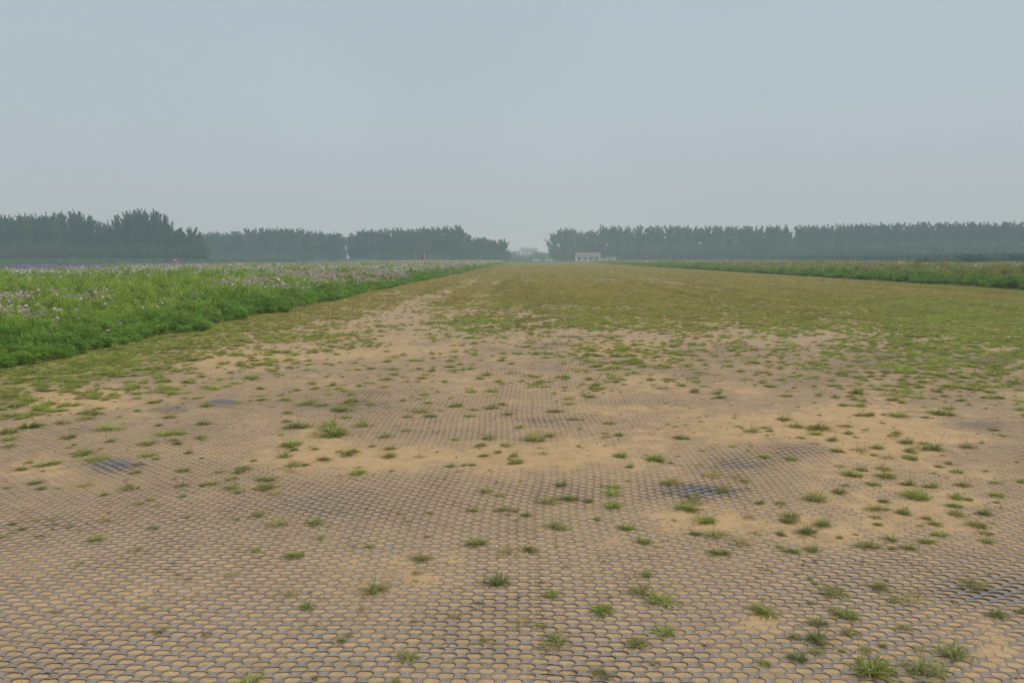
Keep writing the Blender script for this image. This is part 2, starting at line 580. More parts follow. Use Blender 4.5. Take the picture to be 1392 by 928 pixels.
def build_mats():
    hx, hy = 0.0335, 0.0194
    hole = np.array([(hx, -hy * .42), (hx, hy * .42), (hx * .58, hy), (-hx * .58, hy), (-hx, hy * .42), (-hx, -hy * .42), (-hx * .58, -hy), (hx * .58, -hy)])
    a2, b2 = A_ / 2, B_ / 2
    outer = np.array([(a2, -b2 * .42), (a2, b2 * .42), (hx * .7, b2), (-hx * .7, b2), (-a2, b2 * .42), (-a2, -b2 * .42), (-hx * .7, -b2), (hx * .7, -b2)])
    corner = np.array([(a2, b2), (-a2, b2), (-a2, -b2), (a2, -b2)])
    rim = hole + np.sign(hole) * np.array([.0028, .0011])
    rim[:, 1] = np.clip(rim[:, 1], -b2 * .985, b2 * .985)
    base = np.concatenate([hole, hole * 1.02, outer, corner, rim])            # 0-7 edge, 8-15 foot of the wall, 16-23 outer, 24-27 corner, 28-35 back of the rim
    zloc = np.concatenate([np.full(8, .0011), np.full(8, -.016), np.full(8, .0), np.full(4, .0002), np.full(8, .0006)])
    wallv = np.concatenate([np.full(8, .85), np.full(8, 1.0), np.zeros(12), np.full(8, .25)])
    fc = []
    for k in range(8):
        k1 = (k + 1) % 8
        fc.append((28 + k, 16 + k, 16 + k1, 28 + k1))
        fc.append((k, 28 + k, 28 + k1, k1))
        fc.append((k, k1, 8 + k1, 8 + k))
    for (a, b), c in zip(((17, 18), (19, 20), (21, 22), (23, 16)), (24, 25, 26, 27)):
        fc.append((a, c, b, b))
    quads = np.array([f for f in fc if f[2] != f[3]])
    tris = np.array([f[:3] for f in fc if f[2] == f[3]])
    W = A_ * 18
    names = ['second', 'third', 'fourth', 'fifth', 'sixth', 'seventh', 'eighth']
    k0 = -4
    edges = [X_L + 0.02 + W * k for k in range(9)]
    made = 0
    for mi in range(8):
        xa, xb = edges[mi], edges[mi] + W - 0.0
        nx, ny = int(round((xb - xa) / A_)), int((15.5 - 2.2) / B_)
        jj, ii = np.meshgrid(np.arange(ny), np.arange(nx), indexing='ij')
        jj, ii = jj.ravel(), ii.ravel()
        u = xa + (ii + 0.5 * (jj % 2)) * A_ + A_ / 2
        v = 2.2 + jj * B_
        keep = (np.abs(u) < 0.70 * v + 0.7)
        # nothing of the mesh shows where loose sand or turf buries it
        so_ = sand_off(u, np.maximum(v, 2.6))
        keep &= (so_ < 0.0035)
        keep &= RNG.random(len(v)) < np.clip((15.3 - v) / 3.0 + 1.4 * (fbm(u, v, .8, 3, 55) - .5), 0, 1) ** .5
        keep &= ~((grown(u, v) > 0.75) & (cover(u, v) > 0.85))
        u, v = u[keep], v[keep]
        n = len(u)
        if n < 50:
            continue
        X = u[:, None] + base[None, :, 0]
        V = v[:, None] + base[None, :, 1]
        # rolls are never quite square: rows bow and creep
        sk = RNG.normal(0, .004)
        lift = RNG.normal(0, .00015)
        Y = V - 0.022 * X * np.abs(X) * 0.5 + sk * (X - xa) + 0.05 * (fbm(X, V, 0.9, 2, 12) - .5)
        X = X + 0.045 * (fbm(X, V, 1.1, 2, 30) - .5) + 0.10 * (fbm(X * 0.3, V, 1.6, 2, 40) - .5)
        rnd = RNG.random(n)
        tilt = RNG.normal(0, .0004, (n, 2))
        # the farther rolls are trodden flatter and more silted up
        worn = np.clip((v - 4.5) / 5.5, 0, 1)[:, None]
        Z = lift + bed(X, np.maximum(Y, 2.6)) + zloc[None] * np.where(zloc > 0, 1 - .7 * worn, 1) + RNG.normal(0, .0003, (n, 1)) + tilt[:, :1] * base[None, :, 0] / a2 + tilt[:, 1:] * base[None, :, 1] / b2
        so2 = np.repeat(sand_off(u, np.maximum(v, 2.6))[:, None], 36, 1)
        dust = np.clip((so2 + 0.0095) / 0.005, 0, 1) * (0.42 + .54 * np.clip((v[:, None] - 2.9) / 3.4, 0, 1))
        verts = np.stack([X, Y, Z], -1).reshape(-1, 3)
        off = (np.arange(n) * 36)[:, None, None]
        q = (quads[None] + off).reshape(-1, 4)
        t3 = (tris[None] + off).reshape(-1, 3)
        me = bpy.data.meshes.new('plastic_mesh_mat')
        me.vertices.add(len(verts))
        me.vertices.foreach_set('co', verts.astype(np.float32).ravel())
        li = np.concatenate([q.ravel(), t3.ravel()]).astype(np.int32)
        me.loops.add(len(li))
        me.loops.foreach_set('vertex_index', li)
        me.polygons.add(len(q) + len(t3))
        me.polygons.foreach_set('loop_start', np.concatenate([np.arange(len(q)) * 4, len(q) * 4 + np.arange(len(t3)) * 3]).astype(np.int32))
        me.update(calc_edges=True)
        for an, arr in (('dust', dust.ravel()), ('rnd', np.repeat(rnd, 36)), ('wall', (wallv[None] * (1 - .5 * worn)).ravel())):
            a = me.attributes.new(an, 'FLOAT', 'POINT')
            a.data.foreach_set('value', arr.astype(np.float32))
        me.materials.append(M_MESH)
        ords = ['leftmost', 'second from left', 'third from left', 'fourth from left', 'fourth from right', 'third from right', 'second from right', 'rightmost'][mi]
        tag(link('plastic_mesh_mat', me), f'grey plastic ground mesh strip with sand filled openings, {ords} in the foreground', 'ground mesh', 'plastic mesh strips laid along the airstrip')
        made += 1


build_mats()


# ------------------------------------------------------------------ scatter: stuff nobody could count, one object each
def scatter(name, label, pts, rot, scl, tint, protos, idx):
    me = new_mesh(name, pts, [], [])
    n = len(pts)
    a = me.attributes.new('rotz', 'FLOAT_VECTOR', 'POINT')
    a.data.foreach_set('vector', np.asarray(rot, np.float32).ravel())
    a = me.attributes.new('scl', 'FLOAT_VECTOR', 'POINT')
    a.data.foreach_set('vector', np.asarray(scl, np.float32).ravel())
    a = me.attributes.new('tint', 'FLOAT_COLOR', 'POINT')
    a.data.foreach_set('color', np.concatenate([tint, np.ones((n, 1))], 1).astype(np.float32).ravel())
    a = me.attributes.new('pick', 'INT', 'POINT')
    a.data.foreach_set('value', np.asarray(idx, np.int32))
    ob = link(name, me)
    tag(ob, label, kind='stuff')
    c = bpy.data.collections.new(name + '_kinds')
    for k, pm in enumerate(protos):
        po = bpy.data.objects.new('%s_kind_%02d' % (name, k), pm)
        c.objects.link(po)
    ng = bpy.data.node_groups.new(name, 'GeometryNodeTree')
    ng.interface.new_socket('Geometry', in_out='INPUT', socket_type='NodeSocketGeometry')
    ng.interface.new_socket('Geometry', in_out='OUTPUT', socket_type='NodeSocketGeometry')
    gi, go = ng.nodes.new('NodeGroupInput'), ng.nodes.new('NodeGroupOutput')
    m2p = ng.nodes.new('GeometryNodeMeshToPoints')
    ci = ng.nodes.new('GeometryNodeCollectionInfo')
    ci.inputs['Collection'].default_value = c
    ci.inputs['Separate Children'].default_value = True
    ci.inputs['Reset Children'].default_value = True
    iop = ng.nodes.new('GeometryNodeInstanceOnPoints')
    iop.inputs['Pick Instance'].default_value = True

    def attr(nm_, typ):
        x = ng.nodes.new('GeometryNodeInputNamedAttribute')
        x.data_type = typ
        x.inputs['Name'].default_value = nm_
        return x.outputs['Attribute']
    e2r = ng.nodes.new('FunctionNodeEulerToRotation')
    L = ng.links.new
    L(gi.outputs[0], m2p.inputs['Mesh'])
    L(m2p.outputs[0], iop.inputs['Points'])
    L(ci.outputs[0], iop.inputs['Instance'])
    L(attr('pick', 'INT'), iop.inputs['Instance Index'])
    L(attr('rotz', 'FLOAT_VECTOR'), e2r.inputs[0])
    L(e2r.outputs[0], iop.inputs['Rotation'])
    L(attr('scl', 'FLOAT_VECTOR'), iop.inputs['Scale'])
    L(iop.outputs[0], go.inputs[0])
    md = ob.modifiers.new('scatter', 'NODES')
    md.node_group = ng
    return ob


# ------------------------------------------------------------------ grass tufts
def tuft_mesh(name, nb, lean, length, width, spread, seed, mat, droop=0.5):
    """a tuft about 1 unit across: several crowns of tapered blades folded at two joints"""
    r = np.random.default_rng(seed)
    V, FQ, RN = [], [], []
    nsub = int(r.integers(1, 6))
    subs = [(0.0, 0.0, 1.0)] + [(r.normal(0, .15), r.normal(0, .15), r.uniform(.45, .9)) for _ in range(nsub)]
    wts = np.array([q[2] for q in subs])
    wts = wts / wts.sum()
    bias, bk = r.uniform(0, 6.28), r.uniform(0, .5)
    nb = int(nb * r.uniform(.75, 1.25))
    for _ in range(nb):
        sx, sy, sz_ = subs[r.choice(len(subs), p=wts)]
        az_ = r.uniform(0, 2 * math.pi)
        ln = math.radians(r.uniform(*lean))
        L_ = r.uniform(*length) * (0.75 + 0.25 * math.sin(ln)) * sz_ * (1 + bk * math.cos(az_ - bias))
        w0 = width * r.uniform(.6, 1.25)
        rb = abs(r.normal(0, spread))
        bx, by = sx + rb * math.cos(az_) + r.normal(0, spread * .4), sy + rb * math.sin(az_) + r.normal(0, spread * .4)
        az2 = az_ + r.normal(0, .5)
        d = np.array([math.cos(az2), math.sin(az2)])
        side = np.array([-d[1], d[0]])
        p = np.array([bx, by, -0.03])
        b = len(V)
        rn = r.random()
        ang = ln
        for k, (fr, wf) in enumerate(((0, .7), (.4, 1.0), (.75, .7))):
            V.append((p[0] + side[0] * w0 * wf / 2, p[1] + side[1] * w0 * wf / 2, p[2]))
            V.append((p[0] - side[0] * w0 * wf / 2, p[1] - side[1] * w0 * wf / 2, p[2]))
            seg = L_ * (.4, .35, .25)[k]
            p = p + np.array([d[0] * math.sin(ang), d[1] * math.sin(ang), math.cos(ang)]) * seg
            p[2] = max(p[2], 0.015)
            ang = min(ang + droop * r.uniform(.3, 1.0), math.radians(112))
            RN += [rn, rn]
        V.append(tuple(p))
        RN.append(rn)
        FQ += [(b, b + 1, b + 3, b + 2), (b + 2, b + 3, b + 5, b + 4), (b + 4, b + 5, b + 6)]
    # a few thin seed stalks
    for _ in range(int(r.integers(0, 6))):
        a, ln = r.uniform(0, 6.28), math.radians(r.uniform(5, 55))
        d = np.array([math.cos(a) * math.sin(ln), math.sin(a) * math.sin(ln), math.cos(ln)])
        side = np.array([-math.sin(a), math.cos(a), 0]) * .007
        L_ = r.uniform(.45, .85)
        b = len(V)
        e = d * L_
        V += [tuple(-side), tuple(side), tuple(e + side), tuple(e - side), tuple(e * .98 + side * 2.6), tuple(e * 1.2), tuple(e * .98 - side * 2.6)]
        FQ += [(b, b + 1, b + 2, b + 3), (b + 4, b + 5, b + 6)]
        RN += [.95] * 7
    return new_mesh(name, V, FQ, [mat], {'rnd': RN}, smooth=True)


TCOL = {'s': (0.320, 0.350, 0.130), 'g': (0.325, 0.365, 0.092), 'o': (0.345, 0.335, 0.110), 'y': (0.410, 0.360, 0.130), 'b': (0.370, 0.260, 0.125)}
TSHAPE = {'s': (210, (8, 76), (.32, .66), .023, .08, .45), 'g': (200, (30, 84), (.28, .60), .028, .11, .4), 'o': (190, (20, 82), (.28, .60), .023, .11, .5),
          'y': (125, (20, 84), (.25, .62), .018, .15, .4), 'b': (70, (20, 80), (.25, .55), .020, .14, .5)}
M_T = {k: leafy('grass_' + n_, TCOL[k]) for k, n_ in (('s', 'dark'), ('g', 'bright'), ('o', 'olive'), ('y', 'straw'), ('b', 'brown'))}
M_TI = leafy('grass_turf', inst=True)
TUFTS = {k: [tuft_mesh('grass_tuft', *[TSHAPE[k][0], TSHAPE[k][1], TSHAPE[k][2], TSHAPE[k][3], TSHAPE[k][4]], seed=100 + 10 * i + ord(k), mat=M_T[k], droop=TSHAPE[k][5]) for i in range(8)] for k in 'sgoyb'}

TL = """
16,711,12,o 33,717,14,o 49,706,15,y 72,704,15,y 71,712,12,o 94,714,12,o 107,719,10,o 5,728,16,o 55,727,13,o 131,732,22,g 150,705,22,y 211,716,14,g 174,748,8,b
109,764,14,y 320,704,12,o 241,707,9,b 312,781,18,y 197,824,17,y 80,829,14,y 215,854,20,o 337,927,36,g 11,746,6,b
425,708,26,g 375,713,26,o 444,714,10,y 404,754,22,g 353,754,10,g 399,805,24,y 417,824,24,s 571,759,28,o 568,779,15,y 507,800,38,o 490,829,17,b 464,868,15,o 557,892,32,g 539,925,12,o 562,842,10,b 544,697,14,y 621,837,18,y
647,738,28,g 690,750,28,y 720,747,22,s 676,757,9,y 702,756,11,y 758,717,28,s 812,706,15,s 714,701,18,s 757,743,9,o 676,792,40,s 736,790,11,y 751,808,24,g 711,845,30,y 736,851,22,o 817,829,32,g 655,868,17,o 747,880,30,y 761,872,28,g 760,859,15,y 815,917,28,o 847,718,16,g 820,775,6,o
854,717,22,g 876,735,22,g 959,708,28,g 977,750,25,g 1004,738,32,y 944,724,16,g 970,726,32,o 879,783,20,s 873,806,32,o 904,817,38,g 864,875,30,o 902,860,28,g 1047,834,36,g 1039,901,19,g 1087,896,34,s 1080,866,18,s 1042,772,14,y 1058,742,14,o 1082,749,20,s 1062,725,15,s 1025,724,14,y 1037,812,9,y 965,816,8,y
1122,713,30,s 1073,708,24,o 1098,722,30,s 1104,745,26,s 1178,739,32,o 1214,733,20,s 1214,743,15,o 1237,743,24,s 1261,734,22,g 1280,727,17,g 1273,712,20,o 1260,704,16,o 1326,714,25,o 1338,724,19,y 1340,735,20,g 1352,711,9,y 1192,703,16,o 1194,712,15,o 1142,729,11,b 1164,725,9,y 1265,773,11,b 1314,774,9,b 1099,784,12,g 1108,791,13,s 1198,796,28,s 1137,806,34,o 1104,818,13,o 1242,816,38,y 1214,814,15,g 1315,790,38,o 1356,835,32,s 1388,830,18,s 1149,834,36,g 1112,847,26,s 1230,852,22,o 1110,867,36,s 1154,861,22,o 1108,886,22,s 1199,877,14,s 1174,882,18,o 1179,909,54,g 1252,908,52,s 1298,889,52,s 1247,881,22,y 1260,839,9,b 1146,884,13,o
1062,571,20,o 1002,581,12,g 1040,583,14,o 1021,588,24,o 1080,582,20,o 1110,583,34,o 1109,592,18,g 1086,597,14,g 1133,600,17,s 1152,581,16,o 1154,591,18,s 1176,586,9,s 1164,596,9,s 928,597,20,g 917,581,11,y 890,626,28,g 1045,624,18,g 1142,616,17,g 1168,614,28,y 855,637,15,s 996,609,9,o 1078,626,20,o 968,649,32,y 1001,649,20,y 913,659,30,o 912,670,20,b 940,677,24,o 934,691,32,g 981,670,24,o 943,685,28,y 1017,665,12,y 1015,703,18,y 1032,684,16,s 1061,684,20,o 1110,679,30,o 1137,669,20,o 1164,647,24,g 1144,636,15,y 1173,640,17,o 1075,701,26,o
1150,551,18,g 1173,566,20,o 1223,565,26,g 1289,563,28,g 1257,567,14,o 1217,590,20,o 1349,584,16,g 1233,603,28,s 1255,604,16,o 1273,612,30,s 1317,608,22,o 1241,625,22,g 1237,614,20,s 1208,624,20,y 1193,611,17,o 1174,641,18,y 1198,638,20,o 1202,648,26,o 1186,659,20,g 1275,635,13,o 1291,631,13,s 1301,642,20,g 1271,644,9,o 1235,659,22,s 1263,662,20,s 1308,659,24,o 1250,677,34,g 1301,677,20,s 1300,687,20,g 1318,679,14,o 1356,672,20,g 1354,682,11,s 1339,698,24,s 1190,691,28,o 1202,682,17,o 1229,698,20,o 1297,698,22,o 1136,670,18,o 1388,655,15,s 1353,656,17,o 1362,592,12,b 1335,602,10,o 1382,628,9,b 1341,641,9,b
37,580,34,g 16,566,20,s 12,597,24,g 14,588,28,o 9,607,20,o 91,595,24,g 89,574,24,o 117,561,22,s 133,555,17,g 115,568,24,o 156,583,32,g 148,600,14,s 137,609,11,b 188,558,13,s 94,608,15,y 113,616,28,g 129,623,32,g 75,628,20,g 55,633,19,o 40,628,13,o 30,637,15,o 45,656,18,g 57,663,20,s 115,659,26,y 179,663,24,o 184,640,14,g 192,630,16,o 203,618,24,g 213,623,12,y 203,602,28,o 222,591,22,g 246,589,22,g 237,598,14,o 243,603,17,o 217,578,13,s 230,567,20,o 250,638,22,o 248,658,22,o 238,649,9,s 246,673,14,o 189,683,17,o 203,678,14,o 214,686,12,o 148,685,9,b 274,595,19,s 277,576,19,s 278,658,14,o
404,581,32,s 389,573,14,o 394,561,17,g 420,549,24,o 439,550,20,o 461,557,30,g 479,545,22,s 472,567,15,g 447,580,24,g 451,572,11,s 453,592,46,g 497,579,28,o 522,595,16,s 397,605,30,g 402,612,14,s 389,621,20,o 429,611,13,o 440,625,19,o 461,615,12,o 471,618,28,o 486,615,12,o 532,611,17,o 527,622,24,o 569,622,15,y 398,633,24,o 416,631,13,o 395,641,15,y 362,651,24,g 355,662,28,o 375,670,24,y 485,643,22,g 553,586,15,o 553,567,15,o 570,560,20,g 584,566,17,g 599,558,12,s 612,635,14,s 508,645,7,o 584,582,8,y 539,580,7,o
620,552,20,s 643,557,15,o 638,566,17,g 668,555,22,s 683,550,15,o 692,563,17,o 705,581,15,g 664,597,24,s 656,607,20,s 688,607,19,o 677,616,13,o 657,621,15,o 698,621,16,s 703,630,22,o 729,599,32,o 745,594,20,o 734,611,11,y 741,619,13,y 753,560,20,o 775,550,16,o 777,571,14,g 828,577,16,o 842,593,20,s 825,596,15,y 844,623,18,g 765,661,22,s 748,684,26,o 777,677,22,g 801,682,17,s 834,663,20,g 836,674,26,g 829,689,26,g 663,668,22,o 677,674,16,o 643,693,20,g 686,693,22,o 701,694,14,o 713,700,20,s 630,633,12,o 642,633,12,o 789,585,9,b 852,655,9,b 818,662,9,s 708,654,8,y
328,668,16,o 290,656,22,o 318,662,26,o 330,636,22,o 318,705,10,o 350,700,20,o 300,640,14,o 322,641,18,g 316,650,16,g
"""
LANDMARKS = [('the dark right mesh patch', 1090, 613), ('the torn dark mesh patch', 950, 670), ('the dark left mesh patch', 150, 635),
             ('the big middle tuft', 676, 792), ('the two biggest tufts', 1275, 900), ('the long orange sand strip', 600, 622),
             ('the orange sand at right', 1130, 586), ('the broad dark hollow tuft', 404, 581), ('the lowest left tuft', 337, 927),
             ('the bright tuft at bottom', 557, 892), ('the clump at left edge', 37, 580), ('the olive pair right of centre', 873, 806),
             ('the tuft group at right edge', 1320, 690), ('the sprawling bottom middle pair', 760, 872)]
SIZEW = ['tiny', 'small', 'medium', 'large', 'very large']
COLW = {'s': 'dark spiky', 'g': 'bright green', 'o': 'olive', 'y': 'straw yellow', 'b': 'withered brown'}
ORD = ['', 'second ', 'third ', 'fourth ', 'fifth ', 'sixth ', 'seventh ', 'eighth ', 'ninth ', 'tenth ', 'eleventh ', 'twelfth ']
tl = []
seen = set()
for tok in TL.split():
    a = tok.split(',')
    px, py, wp, ty = float(a[0]), float(a[1]), float(a[2]), a[3]
    if any(abs(px - q[0]) < 4 and abs(py - q[1]) < 3 for q in tl):
        continue
    tl.append((px, py, wp, ty))
tl.sort(key=lambda q: -q[2])
singles, spare = tl[:300], tl[300:]
recs = []
for px, py, wp, ty in singles:
    P = at(px, py)
    depth = -(RM.T @ np.array([P[0], P[1], -HC]))[2]
    dia = wp * depth / F * (1.2 if ty in 'sb' else 1.3)
    size = SIZEW[0 if wp < 11 else 1 if wp < 17 else 2 if wp < 25 else 3 if wp < 34 else 4]
    lm = min(LANDMARKS, key=lambda q: (q[1] - px) ** 2 + (1.8 * (q[2] - py)) ** 2)
    dx, dy = px - lm[1], 1.8 * (py - lm[2])
    rel = 'at' if abs(dx) + abs(dy) < 6 else ('right of' if dx > 0 else 'left of') if abs(dx) > abs(dy) else ('in front of' if dy > 0 else 'behind')
    recs.append([size, COLW[ty], rel, lm[0], math.hypot(dx, dy), P, dia, ty, px, py])
cnt = {}
for r in sorted(recs, key=lambda q: q[4]):
    key = (r[0], r[1], r[2], r[3])
    k = cnt.get(key, 0)
    cnt[key] = k + 1
    if r[2] == 'at':
        lab = f'{r[0]} {r[1]} grass tuft that is {r[3]}' if 'tuft' in r[3] else f'{r[0]} {r[1]} grass tuft on {r[3]}'
    elif k == 0:
        lab = f'{r[0]} {r[1]} grass tuft nearest {r[2]} {r[3]}'
    else:
        lab = f'{r[0]} {r[1]} grass tuft, {ORD[k]}nearest {r[2]} {r[3]}'
    ty, P, dia = r[7], r[5], r[6]
    px_, py_ = np.array([P[0]]), np.array([P[1]])
    z = float(bed(px_, py_)[0] + max(float(sand_off(px_, py_)[0]), -.006))
    o = link('grass_tuft', random.choice(TUFTS[ty]), loc=(P[0], P[1], z))
    o.rotation_euler = (random.uniform(-.08, .08), random.uniform(-.08, .08), random.uniform(0, 6.28))
    o.scale = (dia * random.uniform(.9, 1.1), dia * random.uniform(.9, 1.1), dia * {'s': .88, 'g': .68, 'o': .72, 'y': .72, 'b': .7}[ty] * random.uniform(.85, 1.15))
    tag(o, lab, 'grass tuft', 'grass tufts on the sandy mesh')

# ---- turf beyond: stuff
TI = []
TI_TYPES = 'sgoy'
for k in TI_TYPES:
    for m_ in TUFTS[k][1:4]:
        c = m_.copy()
        c.materials.clear()
        c.materials.append(M_TI)
        TI.append(c)


def uniform_pts(x0, x1, y0, y1, per_m2, fov=0.72):
    n = int((x1 - x0) * (y1 - y0) * per_m2)
    X, Y = RNG.uniform(x0, x1, n), RNG.uniform(y0, y1, n)
    k = np.abs(X) < fov * Y + 1.5
    return X[k], Y[k]


bands = [(7.0, 14, 170, .105), (14, 25, 110, .115), (25, 50, 48, .14), (50, 100, 17, .18), (100, 200, 6, .26), (200, 330, 3.0, .36)]
PX, PY, PS = [], [], []
for y0, y1, dens, sz in bands:
    X, Y = uniform_pts(X_L - .7, X_R + .7, y0, y1, dens)
    g = grown(X, Y)
    g = np.clip(g + .03 * (cover(X, Y) > .04) * (cover(X, Y) + .3), 0, 1)
    k = RNG.random(len(X)) < g * np.clip(.42 + (Y - 12) / 34, .42, .9)
    X, Y, g = X[k], Y[k], g[k]
    PX.append(X)
    PY.append(Y)
    PS.append(sz * RNG.gamma(7, 1 / 7, len(X)) * (0.75 + .35 * g))
# separate bigger tufts thinly spread over the half-bare middle ground
X, Y = uniform_pts(X_L, 22, 8.3, 34, 40)
c_ = cover(X, Y)
k = RNG.random(len(X)) < np.where(c_ > .03, .16 + .75 * c_, 0) * np.clip(2.2 * fbm(X, Y, 1.3, 3, 66) - .5, .1, 1.2)
PX.append(X[k])
PY.append(Y[k])
PS.append(RNG.uniform(.05, .21, k.sum()))
X, Y = uniform_pts(X_L, 9, 4.2, 11, 5)
k = RNG.random(len(X)) < np.clip(2.6 * fbm(X, Y, 1.5, 3, 67) - .7, .05, 1)
PX.append(X[k])
PY.append(Y[k])
PS.append(RNG.uniform(.035, .09, k.sum()))
# the hand-measured tufts that fell past the three hundred largest
for px, py, wp, ty in spare:
    P = at(px, py)
    PX.append(np.array([P[0]]))
    PY.append(np.array([P[1]]))
    PS.append(np.array([wp * P[1] / F * 1.1]))
X, Y, SZ = np.concatenate(PX), np.concatenate(PY), np.concatenate(PS)
n = len(X)
fz = np.clip((Y - 30) / 60, 0, 1)
Z = (bed(X, Y) + np.maximum(sand_off(X, Y), -.006)) * (1 - fz)
# colour: greener near and along the margins, straw-olive out on the strip
dry = np.clip(fbm(X, Y, 5.0, 4, 21) * 1.6 - 0.35, 0, 1)
far = np.clip((Y - 16) / 22, 0, 1)
edge = np.clip(1 - np.minimum(X - X_L, X_R - X) / 1.6, 0, 1)
px_, py_ = proj(X, Y)
lush = np.zeros(n)
for cx, cy, rx, ry, a_ in [(655, 442, 45, 9, 1.), (830, 512, 60, 12, .6), (1330, 462, 220, 45, 1.3), (1150, 470, 160, 30, .6), (120, 500, 160, 40, .35), (830, 440, 60, 8, .7), (1000, 440, 120, 10, .35), (40, 575, 70, 25, .5)]:
    lush = np.maximum(lush, a_ * np.exp(-0.5 * (((px_ - cx) / rx) ** 2 + ((py_ - cy) / ry) ** 2)))
green = np.clip(0.55 - 0.45 * far - 0.5 * (dry - .5) + lush * .6 + edge * .35, 0, 1)
green = np.clip(green + RNG.normal(0, .16, n), 0, 1)
c_dry, c_olv, c_grn = np.array([.430, .358, .105]), np.array([.375, .365, .095]), np.array([.330, .395, .085])
tint = np.where(green[:, None] < .5, c_dry + (c_olv - c_dry) * green[:, None] * 2, c_olv + (c_grn - c_olv) * (green[:, None] * 2 - 1))
streak = fbm(X, Y * .03, .8, 3, 93)
tint *= RNG.uniform(.86, 1.14, (n, 1)) * (1 + .5 * far * (streak - .5))[:, None]
clump = fbm(X, Y, .55, 3, 97)
tint *= (.70 + .62 * clump)[:, None] * np.array([1.0, 1.0, 1.0])
sel = np.clip((streak - .56) * 6, 0, 1) * far
tint = tint * (1 - .35 * sel[:, None]) + np.array([.42, .33, .13]) * .35 * sel[:, None]
rot = np.stack([RNG.normal(0, .08, n), RNG.normal(0, .08, n), RNG.uniform(0, 6.28, n)], 1)
tall = np.clip(.75 - (Y - 20) / 200, .4, .75)
scl = np.stack([SZ, SZ, SZ * tall * RNG.uniform(.7, 1.2, n)], 1)
kind = np.where(green > .62, RNG.choice([0, 1, 1, 2], n), RNG.choice([0, 2, 2, 3], n))
scatter('turf_grass', 'short olive and straw coloured turf growing over the airstrip', np.stack([X, Y, Z], 1), rot, scl, tint, TI, kind * 3 + RNG.integers(0, 3, n))

# withered bits lying between the tufts
X, Y = uniform_pts(-9, 9, 2.9, 12, 6)
n = len(X)
ss = RNG.uniform(.02, .055, n)
Zb = bed(X, Y) + np.maximum(sand_off(X, Y), -.002)
tint = np.where(RNG.random((n, 1)) < .5, np.array([.30, .21, .10]), np.array([.25, .24, .08])) * RNG.uniform(.6, 1.2, (n, 1))
scatter('withered_bits', 'withered plant bits and seedlings strewn over the sand', np.stack([X, Y, Zb], 1), np.stack([np.zeros(n), np.zeros(n), RNG.uniform(0, 6.28, n)], 1), np.stack([ss, ss, ss * .7], 1), tint, TI, 9 + RNG.integers(0, 3, n))

M_PEB = leafy('pebble_stone', inst=True, vary=.25, trans=0.0, rough=.9)
PEB = []
for q in range(3):
    r_ = np.random.default_rng(q)
    V = [(1, 0, .1), (.5, .8, 0), (-.5, .7, .1), (-1, 0, 0), (-.4, -.8, .1), (.6, -.7, 0), (.2, .1, .75), (-.3, -.1, .6), (0, 0, -.5)]
    V = [tuple(np.array(v_) * r_.uniform(.75, 1.2, 3)) for v_ in V]
    PEB.append(new_mesh('pebble', V, [(0, 1, 6), (1, 2, 6), (2, 7, 6), (2, 3, 7), (3, 4, 7), (4, 6, 7), (4, 5, 6), (5, 0, 6), (1, 0, 8), (2, 1, 8), (3, 2, 8), (4, 3, 8), (5, 4, 8), (0, 5, 8)], [M_PEB], {'rnd': [.4] * 9}))
X, Y = uniform_pts(-7.5, 8, 2.8, 10, 26)
n = len(X)
ss = RNG.gamma(2.0, .0016, n) + .0015
Zb = bed(X, Y) + np.maximum(sand_off(X, Y), -.0005) + ss * .2
tint = np.where(RNG.random((n, 1)) < .03, np.array([.70, .67, .60]), np.where(RNG.random((n, 1)) < .5, np.array([.40, .27, .15]), np.array([.22, .15, .09]))) * RNG.uniform(.8, 1.15, (n, 1))
scatter('gravel', 'small crumbs of soil and pale pebbles on the sand', np.stack([X, Y, Zb], 1), np.stack([np.zeros(n), np.zeros(n), RNG.uniform(0, 6.28, n)], 1), np.stack([ss, ss, ss], 1), tint, PEB, RNG.integers(0, 3, n))

# bleached straw lying in a few pale drifts, and white pebbles
dpx = []
for cx, cy, rx, ry, k in [(815, 458, 48, 2.2, 60), (1345, 490, 30, 5, 90), (1205, 484, 16, 2.5, 50), (1170, 491, 10, 1.5, 20), (825, 382, 18, .8, 60), (480, 470, 60, 5, 40), (1275, 415, 10, 1, 10)]:
    for _ in range(k):
        dpx.append(at(random.gauss(cx, rx * .6), random.gauss(cy, ry * .6)))
dpx = np.array(dpx)
n = len(dpx)
ss = RNG.uniform(.10, .22, n) * np.clip(dpx[:, 1] / 18, .6, 3)
scatter('dry_straw', 'pale bleached straw lying in thin drifts on the strip', dpx + np.array([0, 0, .01]), np.stack([np.zeros(n), np.zeros(n), RNG.uniform(0, 6.28, n)], 1),
        np.stack([ss, ss, ss * .45], 1), np.tile([.52, .47, .30], (n, 1)) * RNG.uniform(.7, 1.1, (n, 1)), TI, 9 + RNG.integers(0, 3, n))

# ------------------------------------------------------------------ flower fields
M_COS = leafy('cosmos_foliage', inst=True, vary=.45, trans=.45)
M_PET = leafy('cosmos_petals', inst=True, vary=.12, trans=.3)
M_EYE = simple('cosmos_eye', (0.55, 0.36, 0.03), .8, .2, 40)


